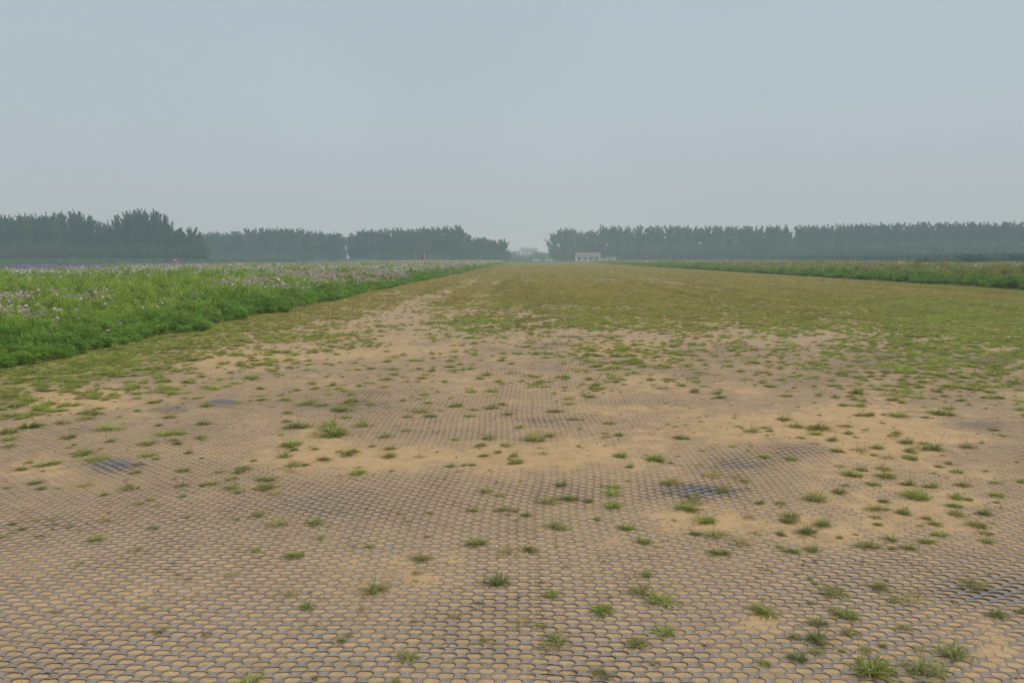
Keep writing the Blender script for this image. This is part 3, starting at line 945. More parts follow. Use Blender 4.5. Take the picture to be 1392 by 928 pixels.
def cosmos_mesh(seed, nb, wid, lenr):
    """feathery bush 1 unit tall, about 0.9 across: stems with many thread leaves"""
    r = np.random.default_rng(seed)
    V, Fc, RN = [], [], []
    stems = []
    for _ in range(9):
        a, q = r.uniform(0, 6.28), r.uniform(.05, .42)
        stems.append((np.array([.1 * math.cos(a), .1 * math.sin(a), 0]), np.array([q * math.cos(a), q * math.sin(a), r.uniform(.72, 1.0)])))
    for k in range(nb):
        b0, b1 = stems[r.integers(len(stems))]
        t_ = r.uniform(.12, 1.0) ** .8
        p = b0 + (b1 - b0) * t_
        p[:2] += (b1[:2] - b0[:2]) * .3 * math.sin(t_ * 3.1)
        az_, elv = r.uniform(0, 6.28), r.uniform(-.15, 1.2)
        d = np.array([math.cos(az_) * math.cos(elv), math.sin(az_) * math.cos(elv), math.sin(elv)])
        L_ = r.uniform(*lenr)
        s_ = np.cross(d, r.normal(size=3))
        s_ /= np.linalg.norm(s_) + 1e-6
        m_, e_ = p + d * L_ * .55, p + d * L_ + np.array([0, 0, -.15 * L_])
        b = len(V)
        V += [tuple(p), tuple(m_ + s_ * wid / 2), tuple(e_), tuple(m_ - s_ * wid / 2)]
        Fc.append((b, b + 1, b + 2, b + 3))
        rn = np.clip(r.normal(.45, .2), 0, .89)
        RN += [rn] * 4
    return new_mesh('cosmos', V, Fc, [M_COS], {'rnd': RN})


COS = [cosmos_mesh(i, 420, .034, (.14, .30)) for i in range(4)] + [cosmos_mesh(20 + i, 170, .055, (.16, .32)) for i in range(3)]


def flower_mesh(seed):
    r = np.random.default_rng(seed)
    V, Fc, RN, MI = [(0, 0, -.06)], [], [0.4], []
    for k in range(8):
        a = 2 * math.pi * k / 8
        cup = r.uniform(.02, .22)
        pts = [(.22, -.17, 0), (.8, -.36, .7), (1, -.12, 1), (1, .12, 1), (.8, .36, .7), (.22, .17, 0)]
        b = len(V)
        for rr, da, h in pts:
            V.append((rr * math.cos(a + da), rr * math.sin(a + da), cup * h))
        Fc.append((0, b, b + 5))
        Fc.append(tuple(b + i for i in range(6)))
        RN += [r.uniform(.3, .7)] * 6
        MI += [0, 0]
    b = len(V)
    for k in range(6):
        V.append((.24 * math.cos(k * 1.047), .24 * math.sin(k * 1.047), .06))
    V.append((0, 0, .12))
    RN += [.5] * 7
    for k in range(6):
        Fc.append((b + k, b + (k + 1) % 6, b + 6))
        MI.append(1)
    return new_mesh('cosmos_flower', V, Fc, [M_PET, M_EYE], {'rnd': RN}, mat_idx=MI)


FLO = [flower_mesh(i) for i in range(4)]

# soil sheets under the crops
for nme, x0, x1, y0, y1 in (('flower_bed_left', -140, X_L, -6, 330), ('flower_bed_right', X_R, 82, 10, 330)):
    me = new_mesh(nme, [(x0, y0, -.02), (x1, y0, -.02), (x1, y1, -.02), (x0, y1, -.02)], [(0, 1, 2, 3)], [M_SOIL])
    tag(link(nme, me), 'dark soil under the flower field', kind='structure')



def rise(e, side):        # canopy height against distance in from the margin
    if side == 1:
        return 0.26 + 0.50 * (1 - np.exp(-e / 0.7))
    return np.clip(0.13 + 0.56 * (1 - np.exp(-e / 1.15)), 0, 1)


def canopy(e, X, Y, side):
    return rise(e, side) * (0.72 + .5 * fbm(X, Y, 2.2, 3, 50 + side)) * (1.0 + 0.25 * (fbm(X, Y, 9, 2, 60 + side) - .5)) * (1 + .9 * (fbm(X, Y, .75, 2, 64 + side) - .45))


def field(side):
    PX, PY, PH, PW = [], [], [], []
    if side == 0:
        zones = [(-28, X_L, 5, 30, 24, .36, 0), (-36, X_L, 30, 70, 10, .55, 1), (-38, X_L, 70, 150, 4.5, .85, 1), (-40, X_L, 150, 328, 2, 1.3, 1)]
    else:
        zones = [(X_R, 62, 24, 60, 9, .5, 1), (X_R, 82, 60, 150, 4, .8, 1), (X_R, 82, 150, 328, 1.6, 1.3, 1)]
    PK = []
    for x0, x1, y0, y1, dens, wd, far_ in zones:
        X, Y = uniform_pts(x0, x1, y0, y1, dens)
        # a denser hem so that the margin reads as a lush bank
        if side == 0:
            Xh = X_L - np.abs(RNG.normal(0, .7, int((y1 - y0) * dens * .9)))
        else:
            Xh = X_R + np.abs(RNG.normal(0, .7, int((y1 - y0) * dens * .9)))
        Yh = RNG.uniform(y0, y1, len(Xh))
        X, Y = np.concatenate([X, Xh]), np.concatenate([Y, Yh])
        PX.append(X)
        PY.append(Y)
        PW.append(np.full(len(X), wd))
        PK.append(np.full(len(X), far_))
    X, Y, W_, K = map(np.concatenate, (PX, PY, PW, PK))
    wob = 1.3 * (fbm(X * 0, Y, 1.6, 4, 70 + side) - .42)
    e = (X_L - X if side == 0 else X - X_R) + 0.12
    X = X + (wob if side == 0 else -wob)
    H = canopy(e, X, Y, side)
    n = len(X)
    inner = np.clip((e - 0.7) / 1.3, 0, 1)
    n1 = fbm(X, Y, 6, 3, 80 + side)
    n2 = fbm(X, Y, 0.7, 2, 90 + side)
    deep, mid, yel = np.array([.215, .365, .062]), np.array([.275, .420, .065]), np.array([.365, .480, .080])
    if side == 1:
        yel = np.array([.345, .315, .095])
    tI = np.clip(inner * (.35 + 1.1 * n1) + .9 * (n2 - .45), 0, 1)[:, None]
    tint = np.where(tI < .5, deep + (mid - deep) * tI * 2, mid + (yel - mid) * (tI * 2 - 1)) * RNG.uniform(.75, 1.2, (n, 1))
    rot = np.stack([RNG.normal(0, .1, n), RNG.normal(0, .1, n), RNG.uniform(0, 6.28, n)], 1)
    ww = W_ * RNG.uniform(.8, 1.3, n)
    scl = np.stack([ww, ww, H * RNG.uniform(.85, 1.15, n)], 1)
    idx = np.where(K < .5, RNG.integers(0, 4, n), 4 + RNG.integers(0, 3, n))
    nm_ = 'cosmos_foliage'
    scatter(nm_, 'feathery green cosmos foliage filling the ' + ('left' if side == 0 else 'right') + ' flower field', np.stack([X, Y, np.full(n, -.01)], 1), rot, scl, tint, COS, idx)

    # blossoms
    if side == 0:
        zf = [(-28, X_L - .25, 7, 30, 150), (-37, X_L - .3, 30, 70, 80), (-39, X_L - .3, 70, 150, 28), (-41, X_L - .3, 150, 328, 8)]
    else:
        zf = [(X_R + .3, 62, 24, 60, 10), (X_R + .3, 82, 60, 150, 8), (X_R + .3, 82, 150, 328, 4)]
    FX, FY, FS = [], [], []
    for i, (x0, x1, y0, y1, dens) in enumerate(zf):
        X, Y = uniform_pts(x0, x1, y0, y1, dens)
        FX.append(X)
        FY.append(Y)
        FS.append(np.full(len(X), (.031, .042, .062, .10)[min(i + side, 3)]))
    X, Y, FS = map(np.concatenate, (FX, FY, FS))
    e = (X_L - X if side == 0 else X - X_R)
    patch = fbm(X, Y, 3.0, 4, 101 + side)
    big = fbm(X, Y * .6, 14.0, 3, 111 + side)
    pr = np.clip((patch - .40) * 3.2, 0.03, 1) * np.clip((e + .1) / 1.7, 0.08, 1)
    if side == 0:
        # a broad patch past its bloom, flowers thick along the bank and again far out
        bare = np.exp(-0.5 * (((e - 9) / 5) ** 2)) * np.exp(-0.5 * ((Y - 30) / 16) ** 2)
        pr = pr * (1 - .8 * bare) * np.clip(.55 + (Y - 25) / 70, .5, 1.6) * (1 + 1.6 * np.exp(-((e - 3) / 2.2) ** 2))
    else:
        pr = pr * .8
    k = RNG.random(len(X)) < pr
    X, Y, FS, e, big = X[k], Y[k], FS[k], e[k], big[k]
    n = len(X)
    H = canopy(e, X, Y, side) * 1.0 + RNG.uniform(-.06, .14, n)
    c_ = RNG.random((n, 1))
    sh = np.clip((big - .5) * 2.0, -.35, .35)[:, None]
    white, pale, pink, mag = np.array([.80, .77, .78]), np.array([.78, .58, .70]), np.array([.66, .38, .54]), np.array([.45, .10, .27])
    tint = np.where(c_ < .36 + sh, white, np.where(c_ < .74 + sh * .7, pale, np.where(c_ < .96, pink, mag)))
    if side == 1:
        tint = np.where(RNG.random((n, 1)) < .5, np.array([.60, .42, .40]), tint)
    tilt = RNG.normal(0, .45, n)
    rot = np.stack([tilt - .25, RNG.normal(0, .35, n), RNG.uniform(-.8, .8, n)], 1)
    sz = FS * RNG.uniform(.75, 1.25, n)
    scatter('cosmos_blossoms', 'white and pink cosmos blossoms over the ' + ('left' if side == 0 else 'right') + ' flower field', np.stack([X, Y, H], 1), rot, np.stack([sz, sz, sz], 1), tint * RNG.uniform(.85, 1.1, (n, 1)), FLO, RNG.integers(0, 4, n))


field(0)
field(1)

# violet bed far left
X, Y = uniform_pts(-66, -38.5, 45, 330, 5.0)
n = len(X)
H = .75 * (.8 + .4 * fbm(X, Y, 4, 2, 5))
tint = np.array([.42, .30, .50]) * RNG.uniform(.7, 1.3, (n, 1)) + np.array([.0, .02, .0])
tint = np.where(RNG.random((n, 1)) < .22, np.array([.11, .19, .06]), tint)
ww = RNG.uniform(.7, 1.1, n)
scatter('violet_flowers', 'hazy violet flower bed in front of the left grove', np.stack([X, Y, np.zeros(n)], 1), np.stack([np.zeros(n), np.zeros(n), RNG.uniform(0, 6.28, n)], 1), np.stack([ww, ww, H], 1), tint, COS, 4 + RNG.integers(0, 3, n))

# rough green meadow behind the fields
mx, my = [], []
for x0, x1, y0, y1, d_ in ((-230, -67, 60, 252, .8), (82, 260, 90, 330, .5), (-20, 140, 330, 390, .5), (-130, -10, 300, 362, .5)):
    X, Y = uniform_pts(x0, x1, y0, y1, d_)
    mx.append(X)
    my.append(Y)
X, Y = np.concatenate(mx), np.concatenate(my)
n = len(X)
ww = RNG.uniform(1.2, 2.4, n)
tint = np.array([.115, .26, .10]) * RNG.uniform(.7, 1.3, (n, 1))
hm = np.where((X < -67) & (Y > 225), RNG.uniform(.8, 1.6, n), np.where((X > 88) & (Y < 230), RNG.uniform(.8, 1.9, n), RNG.uniform(.25, .5, n)))
scatter('meadow_grass', 'rough green meadow between the flower fields and the trees', np.stack([X, Y, np.full(n, -.1)], 1), np.stack([np.zeros(n), np.zeros(n), RNG.uniform(0, 6.28, n)], 1), np.stack([ww, ww, hm], 1), tint, COS, 4 + RNG.integers(0, 3, n))

# ------------------------------------------------------------------ trees
M_BARK = simple('poplar_bark', (0.20, 0.19, 0.16), .9, .3, 6.0, .4)
M_LEAF = [leafy('poplar_leaves_%d' % i, c, vary=.35, trans=.25) for i, c in enumerate([(.036, .100, .050), (.052, .122, .056), (.080, .145, .062)])]


def tree_meshes(seed, kind, nl=2300):
    """unit-height tree: trunk with limbs, and a crown of leaf sprays on its twigs"""
    r = np.random.default_rng(seed)
    mb = MB()
    tr = []
    x = y = 0.0
    for k in range(7):
        tr.append((x, y, k / 6 * .9))
        x += r.normal(0, .006)
        y += r.normal(0, .006)
    mb.tube(tr, [.0125, .011, .0095, .0075, .0055, .004, .0015], 6)
    tips = []
    nlimb = 46 if kind == 'poplar' else 40
    for k in range(nlimb):
        if kind == 'poplar':
            h = r.uniform(.10, .86)
            R_ = (.150 + .045 * math.sin(h * 9 + seed)) * (1 - max(0, h - .45) * 1.05) * (.7 + .3 * min(1, h / .25))
            up = r.uniform(.8, 1.7)
        else:
            h = r.uniform(.10, .72)
            R_ = .34 * math.sqrt(max(.05, 1 - ((h - .45) / .62) ** 2))
            up = r.uniform(.3, 1.0)
        a = r.uniform(0, 6.28)
        L_ = R_ * r.uniform(.65, 1.25)
        f_ = h / .9 * 6
        i0 = min(int(f_), 5)
        b = Vector(tr[i0]).lerp(Vector(tr[i0 + 1]), f_ - i0)
        d = Vector((math.cos(a), math.sin(a), up))
        m_ = b + Vector((d.x, d.y, d.z * .6)) * (L_ * .5)
        e_ = b + Vector((d.x, d.y, d.z * 1.15)) * L_
        e_.z = min(e_.z, 1.0)
        mb.tube([b, m_, e_], [.0035, .0022, .0007], 4, False)
        tips.append((b, m_, e_, L_))
    tips.append((Vector(tr[4]), Vector(tr[5]), Vector((tr[6][0], tr[6][1], 1.0)), .12))
    V, Fc, RN = [], [], []
    for k in range(nl):
        b, m_, e_, L_ = tips[r.integers(len(tips))]
        t_ = r.uniform(.15, 1.08)
        p = b.lerp(m_, t_ * 2) if t_ < .5 else m_.lerp(e_, t_ * 2 - 1)
        s = .016 if kind == 'poplar' else .022
        p = np.array(p) + r.normal(0, .018 if kind == 'poplar' else .04, 3) * (1.15 - .6 * t_)
        p[2] = max(p[2], .02)
        sz = s * r.uniform(.6, 1.4)
        nrm = r.normal(size=3)
        nrm[2] += .5
        nrm /= np.linalg.norm(nrm)
        u = np.cross(nrm, r.normal(size=3))
        u /= np.linalg.norm(u)
        v_ = np.cross(nrm, u)
        q = len(V)
        V += [tuple(p + u * sz * 1.3), tuple(p + v_ * sz * .8), tuple(p - u * sz * 1.1), tuple(p - v_ * sz * .9)]
        Fc.append((q, q + 1, q + 2, q + 3))
        rn = np.clip(r.normal(.45, .22), 0, .89)
        RN += [rn] * 4
    trunk = new_mesh('trunk', mb.v, mb.f, [M_BARK], smooth=True)
    return trunk, V, Fc, RN


PROTO = {'poplar': [], 'broad': []}
for kd, cnt_ in (('poplar', 9), ('broad', 5)):
    for i in range(cnt_):
        trunk, V, Fc, RN = tree_meshes(300 + i * 7 + (50 if kd == 'broad' else 0), kd, 3600 if kd == 'poplar' else 2400)
        crowns = [new_mesh('crown', V, Fc, [mm], {'rnd': RN}) for mm in ([M_LEAF[i % 2], M_LEAF[(i + 1) % 3]] if kd == 'poplar' else [M_LEAF[1], M_LEAF[2]])]
        PROTO[kd].append((trunk, crowns))

TREE_N = [0]


def put_tree(kd, name, X, Y, H, W, label, group):
    trunk, crowns = random.choice(PROTO[kd])
    root = empty(name, (X, Y, -.12), random.uniform(0, 6.28))
    root.scale = (W, W, H)
    link('trunk', trunk, root)
    link('crown', random.choice(crowns), root)
    tag(root, label, 'tree', group)
    TREE_N[0] += 1


def nth(k):
    return '%d%s' % (k, 'th' if 10 <= k % 100 <= 20 else {1: 'st', 2: 'nd', 3: 'rd'}.get(k % 10, 'th'))


def tree_row(ctrl, step, Yf, kd, name, labf, group, wid, jit=.5, drop=0.0, dropvar=3.0, sh=0.0):
    xs_, ys_ = [c[0] for c in ctrl], [c[1] for c in ctrl]
    k, px = 0, xs_[0] + sh
    while px <= xs_[-1]:
        k += 1
        p = px + random.uniform(-jit, jit) * step * .5
        Yd = Yf(p) + random.uniform(-2, 2)
        X = at_dist(p, Yd)
        top = np.interp(p, xs_, ys_) + drop + random.uniform(-.3, 1) * dropvar
        H = height_for(top, X, Yd)
        put_tree(kd, name, X, Yd, H, wid * random.uniform(.85, 1.2), labf(k), group)
        px += step


CT_A = [(-70, 294), (0, 294), (60, 292), (100, 289), (125, 295), (143, 304), (152, 309), (157, 300), (163, 291), (185, 286), (222, 288), (227, 296), (230, 308), (245, 309), (255, 313), (266, 309), (272, 314)]
CT_B = [(262, 320), (300, 316), (345, 312), (365, 310), (400, 311), (430, 314), (455, 317), (466, 320)]
CT_C = [(478, 318), (490, 313), (530, 312), (570, 310), (620, 309), (634, 312), (640, 326), (655, 323), (675, 325), (688, 323)]
CT_D = [(755, 316), (762, 311), (775, 310), (788, 316), (800, 316), (818, 307), (840, 309), (900, 308), (1000, 309), (1100, 307), (1200, 305), (1300, 304), (1420, 304)]
CT_E = [(852, 332), (900, 330), (1100, 329), (1300, 326), (1420, 325)]
yA, yB, yC = (lambda p: 258), (lambda p: 372), (lambda p: 366 + max(0, p - 630) * .4)
yD = lambda p: 432 - (p - 752) * 0.155
tree_row(CT_A, 12.2, yA, 'poplar', 'poplar_tree', lambda k: f'dark poplar in the front row of left grove, {nth(k)} from its left end', 'poplars of the left grove', 11.5, dropvar=2)
tree_row(CT_A, 12.6, lambda p: 265, 'poplar', 'poplar_tree', lambda k: 'poplar of the middle row in left grove, only its upper crown showing', 'middle row of the left grove', 12, drop=1.5, dropvar=2.5, sh=5)
tree_row(CT_A, 13.5, lambda p: 273, 'poplar', 'poplar_tree', lambda k: 'poplar of the hindmost row in left grove, glimpsed between front crowns', 'hindmost row of the left grove', 13, drop=2, dropvar=4, sh=9)
tree_row(CT_B, 9.6, yB, 'poplar', 'poplar_tree', lambda k: f'hazy poplar fronting the second wood from left, {nth(k)} tree from its left', 'poplars of the second wood', 18)
tree_row(CT_B, 10.2, lambda p: 380, 'poplar', 'poplar_tree', lambda k: 'hazy poplar in the rear row of the second wood from left', 'rear row of the second wood', 18, drop=0, dropvar=4, sh=4)
tree_row(CT_C, 9.8, yC, 'poplar', 'poplar_tree', lambda k: f'hazy poplar fronting the wood left of the runway end, {nth(k)} from left', 'poplars left of the runway end', 18)
tree_row(CT_C, 10.4, lambda p: yC(p) + 8, 'poplar', 'poplar_tree', lambda k: 'hazy poplar in the rear row left of the runway end', 'rear row left of the runway end', 18, drop=0, dropvar=4, sh=5)
tree_row(CT_D, 12.6, yD, 'poplar', 'poplar_tree', lambda k: f'tall hazy poplar in the long right tree line, {nth(k)} from the runway end', 'poplars of the right tree line', 21, dropvar=1.6)
tree_row(CT_D, 13.4, lambda p: yD(p) + 9, 'poplar', 'poplar_tree', lambda k: 'hazy poplar in the rear row of the long right tree line', 'rear row of the right tree line', 21, drop=0, dropvar=2, sh=6)
tree_row(CT_E, 19, lambda p: yD(p) - 16, 'broad', 'broadleaf_tree', lambda k: f'low rounded tree before the right tree line, {nth(k)} from the runway end', 'low trees before the right tree line', 15, dropvar=4)
# the farthest trees in the gap where the runway ends
tree_row([(690, 341), (700, 344), (706, 346)], 5, lambda p: 560, 'broad', 'broadleaf_tree', lambda k: f'faint low tree beyond the runway end beside the cream house, {nth(k)} from left', 'faint trees beyond the runway end', 14)
tree_row([(722, 343), (735, 341), (752, 343)], 5, lambda p: 540, 'broad', 'broadleaf_tree', lambda k: f'faint low tree in the gap beyond the runway end, {nth(k)} from left', 'faint trees beyond the runway end', 14)

# undergrowth along the feet of the woods
ux, uy, us = [], [], []
for (p0, p1, yf, cnt_, hh) in ((-70, 275, lambda p: 253, 430, (2, 6.5)), (262, 470, lambda p: 366, 200, (1.5, 5)), (478, 690, lambda p: yC(p) - 5, 200, (1.5, 5)), (850, 1430, lambda p: yD(p) - 9, 420, (2, 6)), (755, 850, lambda p: yD(p) + 2, 80, (2, 6)), (660, 790, lambda p: 470, 60, (1, 3.5)), (1150, 1420, lambda p: 160, 60, (.8, 1.8))):
    for _ in range(cnt_):
        p = random.uniform(p0, p1)
        Yd = yf(p) + random.uniform(-3, 6)
        ux.append(at_dist(p, Yd))
        uy.append(Yd)
        us.append(random.uniform(*hh))
n = len(ux)
us = np.array(us)
BUSH = []
for i in range(3):
    tk, V, Fc, RN = tree_meshes(900 + i, 'broad', 900)
    mm = new_mesh('bush', V, Fc, [M_COS], {'rnd': RN})
    BUSH.append(mm)
tint = np.array([.08, .145, .055]) * RNG.uniform(.7, 1.35, (n, 1))
scatter('undergrowth', 'dim undergrowth along the foot of the woods', np.stack([ux, uy, np.full(n, -.3)], 1), np.stack([np.zeros(n), np.zeros(n), RNG.uniform(0, 6.28, n)], 1), np.stack([us * 1.5, us * 1.5, us], 1), tint, BUSH, RNG.integers(0, 3, n))

# ------------------------------------------------------------------ fences
M_GRN = simple('green_fence_paint', (0.035, 0.11, 0.075), .5, .15, 3)
M_POST = simple('dark_green_post', (0.025, 0.065, 0.045), .5, .15, 3)
M_WHT = simple('white_paint', (0.72, 0.72, 0.70), .6, .08, 4)
M_CYAN = simple('pale_blue_wall_paint', (0.20, 0.33, 0.33), .7, .12, 1)
M_GREY0 = simple('weathered_grey_render', (0.22, 0.23, 0.22), .9, .12, 1)


def wire_fence(p0, p1, spacing, H, label, rails, wire_v, group=None, postmat=None):
    """posts and welded-wire panels between two ground points"""
    p0, p1 = Vector((*p0, 0)), Vector((*p1, 0))
    d = p1 - p0
    L_ = d.length
    ang = math.atan2(d.y, d.x)
    root = empty('wire_fence', (p0.x, p0.y, -.1), ang)
    tag(root, label, 'fence', group)
    n_ = int(L_ / spacing)
    post = MB()
    post.box(-.05, .05, -.05, .05, 0, H)
    post.tube([(0, 0, H), (0, -.22, H + .3)], .035, 5)
    post.tube([(0, 0, H), (0, .22, H + .3)], .035, 5)
    pm = new_mesh('post', post.v, post.f, [postmat or M_POST])
    wm = MB()
    for z in rails:
        wm.box(.06, spacing - .06, -.008, .008, z - .022, z + .022)
    nv = wire_v
    for k in range(1, nv):
        x = spacing * k / nv
        wm.box(x - .013, x + .013, -.0075, .0075, .1, H - .05)
    wmsh = new_mesh('wire_panel', wm.v, wm.f, [M_GRN])
    for k in range(n_ + 1):
        link('post', pm, root, (k * spacing, 0, 0))
        if k < n_:
            link('wire_panel', wmsh, root, (k * spacing, 0, 0))
    return root


XF = at_dist(1392, 135)
wire_fence((XF, 100), (XF, 330), 2.7, 2.55, 'tall dark green wire fence with forked post tops behind the right flower field', [.15, .55, .95, 1.35, 1.75, 2.15, 2.48], 24)
wire_fence((at_dist(-40, 246), 246), (at_dist(272, 246), 246), 3.0, 1.9, 'green wire fence along the foot of the left grove', [.1, .3, .5, .7, .9, 1.1, 1.3, 1.5, 1.7, 1.85], 30)

# pale low walls far off
for (pa, pb, Yd, h_, lab) in ((275, 470, 352, 1.5, 'long pale blue wall before the second wood from left'), (688, 782, 425, .8, 'low grey wall crossing the far runway end')):
    xa, xb = at_dist(pa, Yd), at_dist(pb, Yd)
    r_ = empty('boundary_wall', (xa, Yd, -.1))
    tag(r_, lab, 'wall')
    k, x = 0, 0.0
    while x < xb - xa:
        l_ = min(3.6, xb - xa - x)
        MB().box(x + .01, x + l_ - .22, -.06, .06, 0, h_).build('panel', M_CYAN if pa < 300 else M_GREY0, r_)
        MB().box(x + l_ - .22, x + l_, -.12, .12, 0, h_ + .12).build('pier', M_CYAN if pa < 300 else M_GREY0, r_)
        x += 3.6

# ------------------------------------------------------------------ buildings beyond the runway end
M_CREAM = simple('cream_render', (0.80, 0.70, 0.50), .9, .08, 1.5)
M_PINK = simple('pink_white_render', (0.82, 0.76, 0.72), .9, .08, 1.5)
M_ROOF = simple('dull_red_roof_sheet', (0.155, 0.12, 0.12), .7, .15, 2)
M_PANEL = simple('brick_red_panel', (0.30, 0.13, 0.10), .8, .15, 2)
M_GLASS = simple('dark_window_glass', (0.05, 0.06, 0.07), .15, .1, 2, spec=.6)
M_GREY = simple('grey_concrete', (0.34, 0.34, 0.35), .9, .12, .5)
M_BLUEG = simple('blue_grey_cladding', (0.25, 0.31, 0.36), .8, .08, .2)

Yb = 392.0
xa, xb = at_dist(783, Yb), at_dist(816.5, Yb)
Wb = xb - xa
hb = height_for(343.2, xa, Yb) + .1
b = empty('runway_house', (xa, Yb, -.1))
tag(b, 'long low house with dull red roof and white walls beside the right trees', 'building')
we = hb * .62
MB().box(0, Wb, 0, 7, 0, we).build('wall', M_PINK, b)
rf = MB()
rf.v = [(-.35, -.5, we), (Wb + .35, -.5, we), (Wb + .35, 7.5, we), (-.35, 7.5, we), (-.1, 3.2, hb), (Wb + .1, 3.2, hb), (Wb + .1, 3.8, hb), (-.1, 3.8, hb)]
rf.f = [(0, 3, 2, 1), (4, 5, 6, 7), (0, 1, 5, 4), (1, 2, 6, 5), (2, 3, 7, 6), (3, 0, 4, 7)]
ro = rf.build('roof', M_ROOF, b)
nw = 4
for k in range(nw):
    x0 = .6 + k * (Wb - .8) / nw
    x1 = x0 + (Wb - .8) / nw - .7
    wd = MB().box(x0, x1, -.06, .0, we * .30, we * .78).build('window', M_PANEL, b)
    MB().box(x0 + .12, (x0 + x1) / 2 - .05, -.09, -.061, we * .46, we * .74).build('pane', M_GLASS, wd)
    MB().box((x0 + x1) / 2 + .05, x1 - .12, -.09, -.061, we * .46, we * .74).build('pane', M_GLASS, wd)
MB().box(-.03, Wb + .03, -.05, .0, 0, we * .16).build('plinth', M_GREY, b)

xc0, xc1 = at_dist(823.5, Yb - 3), at_dist(838, Yb - 3)
b = empty('gate_booth', (xc0, Yb - 3, -.1))
tag(b, 'small cream booth with thin overhanging flat roof beside the red roofed house', 'building')
wc = xc1 - xc0
hh = height_for(348.3, xc0, Yb - 3) + .1
MB().box(0, wc, 0, 4, 0, hh - .25).build('wall', M_CREAM, b)
MB().box(-.9, wc + 1.4, -.8, 4.6, hh - .25, hh).build('roof', M_GREY, b)
wn = MB().box(wc * .22, wc * .42, -.05, 0, hh * .45, hh * .70).build('window', M_WHT, b)
MB().box(wc * .235, wc * .405, -.08, -.051, hh * .47, hh * .68).build('pane', M_GLASS, wn)
dr = MB().box(wc * .66, wc * .86, -.05, 0, .05, hh * .74).build('door', M_PINK, b)
MB().box(wc * .84, wc * .852, -.1, -.051, hh * .36, hh * .4).build('handle', M_POST, dr)
MB().box(xa + Wb, xc0, 0, .25, 0, 1.75).build('garden_wall', M_CREAM, None, (0, Yb - 1.5, -.1))
tag(bpy.data.objects['garden_wall'], 'low cream wall joining red roofed house and cream booth', 'wall')


def block(name, pxa, pxb, pyt, Yd, mat, label, storeys, bays, extra=None):
    xa_, xb_ = at_dist(pxa, Yd), at_dist(pxb, Yd)
    W_, H_ = xb_ - xa_, height_for(pyt, xa_, Yd) + .1
    r_ = empty(name, (xa_, Yd, -.1))
    tag(r_, label, 'building')
    MB().box(0, W_, 0, 12, 0, H_ - .5).build('wall', mat, r_)
    MB().box(-.3, W_ + .3, -.3, 12.3, H_ - .5, H_).build('roof', M_GREY, r_)
    for s_ in range(storeys):
        for q_ in range(bays):
            z0 = (H_ - .7) * (s_ + .3) / storeys
            x0 = W_ * (q_ + .22) / bays
            w_ = MB().box(x0, x0 + W_ * .56 / bays, -.08, 0, z0, z0 + (H_ - .7) * .5 / storeys).build('window', M_GLASS, r_)
    return r_, W_, H_


block('cream_house', 697, 707, 341.2, 600, M_CREAM, 'faint cream two storey house beyond the runway end', 2, 3)
block('distant_block', 708, 731, 337.5, 900, M_BLUEG, 'pale blue grey block fading in haze beyond the runway end', 3, 7)
block('brown_shed', 722, 726, 346.0, 580, M_PANEL, 'narrow brownish shed beyond the runway end', 1, 1)
# mast cranes, faint
for px_, top_ in ((713, 333.5), (706, 335.5)):
    Yd = 950
    X_ = at_dist(px_, Yd)
    H_ = height_for(top_, X_, Yd)
    r_ = empty('tower_crane', (X_, Yd, -.1))
    mbm = MB()
    for sx in (-.7, .7):
        for sy in (-.7, .7):
            mbm.box(sx - .12, sx + .12, sy - .12, sy + .12, 0, H_)
    for k in range(int(H_ / 1.6)):
        mbm.box(-.7, .7, -.76, -.66, k * 1.6, k * 1.6 + .14)
        mbm.tube([(-.7, -.7, k * 1.6), (.7, -.7, k * 1.6 + 1.6)], .07, 4)
    mbm.build('mast', M_GREY, r_)
    MB().box(-4, 11, -.3, .3, H_ - 1.6, H_ - 1.1).build('jib', M_GREY, r_)
    MB().box(-4.6, -3.2, -.5, .5, H_ - 2.6, H_ - 1.61).build('counterweight', M_GREY, r_)
    tag(r_, f'faint tower crane in the haze, {"right" if px_ > 710 else "left"} one of two', 'crane', 'faint cranes in the haze')

# ------------------------------------------------------------------ small things
M_RED = simple('red_paint', (0.50, 0.03, 0.04), .6, .1, 4)
M_FLAG = leafy('red_cloth', (0.55, 0.03, 0.03), vary=.05, trans=.3)
M_BLK = simple('black_paint', (0.02, 0.02, 0.02), .6, .1, 4)
M_RUB = simple('tyre_rubber', (0.03, 0.03, 0.03), .9, .1, 4)
M_MET = simple('galvanised_steel', (0.45, 0.46, 0.47), .45, .1, 4)

# round sign on a post in the left flower field
Ys = 105.0
Xs = at_dist(237.5, Ys)
r_ = empty('round_sign', (Xs, Ys, 0))
tag(r_, 'round white sign with red ring on a banded post at the violet field', 'sign')
zt = height_for(350.2, Xs, Ys)
rad = .36
zc = zt - rad
for k in range(5):
    z0, z1 = zc * k / 5, zc * (k + 1) / 5 - (.02 if k < 4 else 0)
    MB().tube([(0, .04, z0), (0, .04, z1 + .02)], .05, 8).build('post_band', M_RED if k % 2 else M_WHT, r_)


def disc(R_, r0, y0, y1, n_=28):
    m_ = MB()
    for k in range(n_):
        a = 2 * math.pi * k / n_
        c_, s_ = math.cos(a), math.sin(a)
        m_.v += [(R_ * c_, y0, zc + R_ * s_), (r0 * c_, y0, zc + r0 * s_), (R_ * c_, y1, zc + R_ * s_), (r0 * c_, y1, zc + r0 * s_)]
    for k in range(n_):
        a, b_ = 4 * k, 4 * ((k + 1) % n_)
        m_.f += [(a, a + 1, b_ + 1, b_), (a, b_, b_ + 2, a + 2), (a + 2, b_ + 2, b_ + 3, a + 3), (a + 1, a + 3, b_ + 3, b_ + 1)]
    return m_


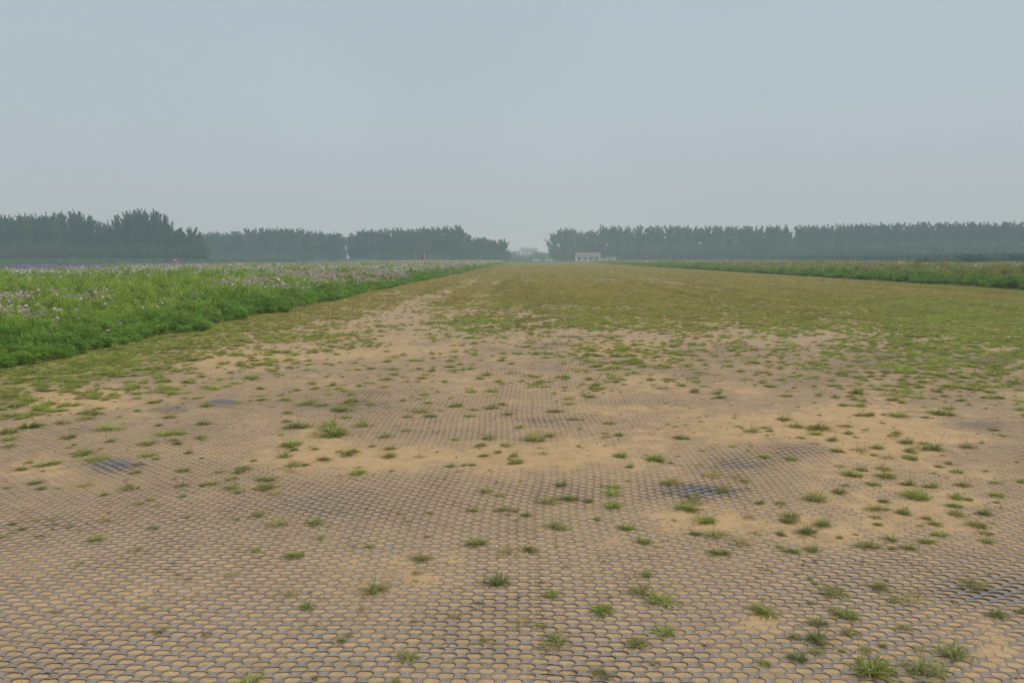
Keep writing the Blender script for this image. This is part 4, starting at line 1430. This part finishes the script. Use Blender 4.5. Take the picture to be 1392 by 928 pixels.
disc(rad, .001, -.02, .0).build('plate', M_WHT, r_)
disc(rad * .90, rad * .42, -.028, -.0205).build('red_ring', M_RED, r_)
MB().box(-.30, .30, -.02, 0, zc - rad - .34, zc - rad - .04).build('lower_plate', M_WHT, r_)
MB().box(-.24, .24, -.026, -.0205, zc - rad - .26, zc - rad - .12).build('red_bar', M_RED, r_)

# red flags in the left field
for px_, Yd, z1y, wd_, ft, lab in ((576.3, 140, 344.8, .55, 'full', 'bright red flag with white sleeve on a slim pole in the left field'), (565, 250, 345.6, .35, 'thin', 'faint small reddish flag beside the bright red flag')):
    X_ = at_dist(px_, Yd)
    H_ = height_for(z1y, X_, Yd)
    r_ = empty('flag', (X_, Yd, 0))
    tag(r_, lab, 'flag')
    MB().tube([(0, 0, 0), (0, 0, H_ + .1)], .022, 6).build('pole', M_WHT, r_)
    V, Fc = [], []
    hgt = .95
    for i in range(9):
        u = i / 8
        for j in range(6):
            q = j / 5
            V.append((-u * wd_ * (1 - .75 * (1 - q)) - .0, .05 * math.sin(u * 7 + q * 2), H_ - q * hgt - u * .10 * (1 - q)))
    for i in range(8):
        for j in range(5):
            a = i * 6 + j
            Fc.append((a, a + 6, a + 7, a + 1))
    me = new_mesh('cloth', V, Fc, [M_FLAG], {'rnd': [.5] * len(V)}, smooth=True)
    c_ = link('cloth', me, r_)
    sl = c_.modifiers.new('thickness', 'SOLIDIFY')
    sl.thickness = .006
    MB().box(.025, .12, -.012, .012, H_ - .8, H_ - .1).build('sleeve', M_WHT, r_)

# slim white poles far off
for px_, Yd, yt, lab in ((742.4, 420, 343.5, 'slim white pole at the far runway end'), (863, 400, 345.2, 'slim white pole before the right tree line near the booth'), (911.5, 390, 344.2, 'slim white pole with dark head before the right tree line')):
    X_ = at_dist(px_, Yd)
    H_ = height_for(yt, X_, Yd)
    r_ = empty('signal_pole', (X_, Yd, -.1))
    tag(r_, lab, 'pole')
    MB().tube([(0, 0, .1), (0, 0, H_)], [.13, .08], 8).build('pole', M_WHT, r_)
    MB().box(-.3, .3, -.3, .3, 0, .12).build('base', M_GREY, r_)
    if px_ > 900:
        MB().box(-.25, .25, -.2, .2, H_, H_ + .6).build('head', M_BLK, r_)
    else:
        MB().tube([(0, 0, H_), (0, 0, H_ + .25)], [.14, .06], 8).build('cap', M_MET, r_)


# white vehicles parked by the far wall
def vehicle(name, px_, Yd, L_, H_, label, van, cat):
    X_ = at_dist(px_, Yd)
    r_ = empty(name, (X_, Yd, -.1), 0)
    tag(r_, label, cat)
    l = L_ / 2
    if van:
        prof = [(-l, .35), (l, .35), (l, .9), (l * .86, 1.05), (l * .62, H_), (-l * .97, H_), (-l, H_ * .9)]
    else:
        prof = [(-l, .32), (l, .32), (l, .78), (l * .55, .92), (l * .2, H_), (-l * .55, H_), (-l * .85, .98), (-l, .9)]
    m_ = MB().poly_prism(prof, -.85, .85)
    bd = m_.build('body', M_WHT, r_)
    if van:
        win = [(l * .56, H_ * .92), (l * .72, 1.12), (l * .25, 1.12), (l * .25, H_ * .92)]
        MB().poly_prism(win, -.87, -.851).build('window', M_GLASS, r_)
        MB().poly_prism([(-l * .8, 1.15), (l * .1, 1.15), (l * .1, H_ * .9), (-l * .8, H_ * .9)], -.87, -.851).build('window', M_GLASS, r_)
    else:
        MB().poly_prism([(-l * .72, .96), (-l * .2, .96), (-l * .2, H_ - .08), (-l * .5, H_ - .08)], -.87, -.851).build('window', M_GLASS, r_)
        MB().poly_prism([(-l * .15, .96), (l * .42, .96), (l * .17, H_ - .08), (-l * .15, H_ - .08)], -.87, -.851).build('window', M_GLASS, r_)
    for x in (-l * .62, l * .62):
        for y0, y1 in ((-.9, -.7), (.7, .9)):
            wv = MB().tube([(x, y0, .33), (x, y1, .33)], .33, 14).build('wheel', M_RUB, r_)
            yo = -.91 if y0 < 0 else .91
            MB().tube([(x, yo, .33), (x, yo * .99, .33)], .19, 10).build('rim', M_MET, wv)
    for y0 in (-.7, .45):
        MB().box(l, l + .02, y0, y0 + .25, .62, .76).build('headlight', M_GLASS, r_)


vehicle('parked_van', 730, 400, 3.9, 1.95, 'white van parked by the far wall at the runway end', True, 'van')
vehicle('parked_car', 747.5, 400, 4.6, 1.42, 'low white car parked right of the white van', False, 'car')

# white marker stakes
for px_, py_, h_, lab in ((535, 387.5, .28, 'short white stake at the edge of the left flower field'), (1298, 394.5, .0, '')):
    if h_:
        P = at(px_, py_)
        r_ = empty('marker_stake', (P[0], P[1], 0))
        tag(r_, lab, 'stake')
        MB().box(-.05, .05, -.03, .03, 0, .32).build('stake', M_WHT, r_)
        MB().box(-.055, .055, -.035, .035, .32, .36).build('cap', M_WHT, r_)

# little white rail in the right field
P = (at_dist(1205, 118), 118)
r_ = empty('white_rail', (P[0], P[1], .1))
tag(r_, 'little white picket rail standing in the right flower field', 'rail')
for k in range(9):
    MB().box(k * .38, k * .38 + .07, -.03, .03, 0, .95).build('picket', M_WHT, r_)
MB().box(0, 3.2, .031, .07, .35, .43).build('crossbar', M_WHT, r_)
MB().box(0, 3.2, .031, .07, .72, .80).build('crossbar', M_WHT, r_)

# dark bushes by the right fence
for i, (px_, yt, wd_) in enumerate(((1262, 348, 4.2), (1318, 345.5, 5.5), (1334, 347, 4.5), (1384, 345, 6.5))):
    Yd = 138 + i
    X_ = at_dist(px_, 131 - i * 2) if False else at_dist(px_, Yd)
    H_ = height_for(yt, X_, Yd)
    trunk, crowns = PROTO['broad'][i % 5]
    r_ = empty('fence_bush', (X_, Yd, -.1), i * 1.7)
    r_.scale = (wd_ * 1.2, wd_ * 1.2, H_ + .1)
    link('trunk', trunk, r_)
    link('crown', crowns[0], r_)
    tag(r_, ['rounded dark bush beside the wire fence, leftmost of four', 'broad dark bush beside the wire fence, second of four', 'dark bush beside the wire fence, third of four', 'tall dark bush beside the wire fence at the right edge'][i], 'bush', 'bushes by the wire fence')

# ------------------------------------------------------------------ the air
hz = MB().box(-1500, 1500, -120, 1800, -1.2, 34)
m_ = bpy.data.materials.new('hazy_air')
m_.use_nodes = True
t = m_.node_tree
t.nodes.remove(t.nodes['Principled BSDF'])
pv = N(t, 'ShaderNodeVolumePrincipled')
pv.inputs['Color'].default_value = (0.70, 0.90, 1.0, 1)
pv.inputs['Absorption Color'].default_value = (1, 1, 1, 1)
pv.inputs['Density'].default_value = 0.00116
pv.inputs['Anisotropy'].default_value = 0.0
t.links.new(pv.outputs[0], t.nodes['Material Output'].inputs['Volume'])
ho = hz.build('haze', m_)
tag(ho, 'thin grey blue summer haze over the whole plain', kind='stuff')
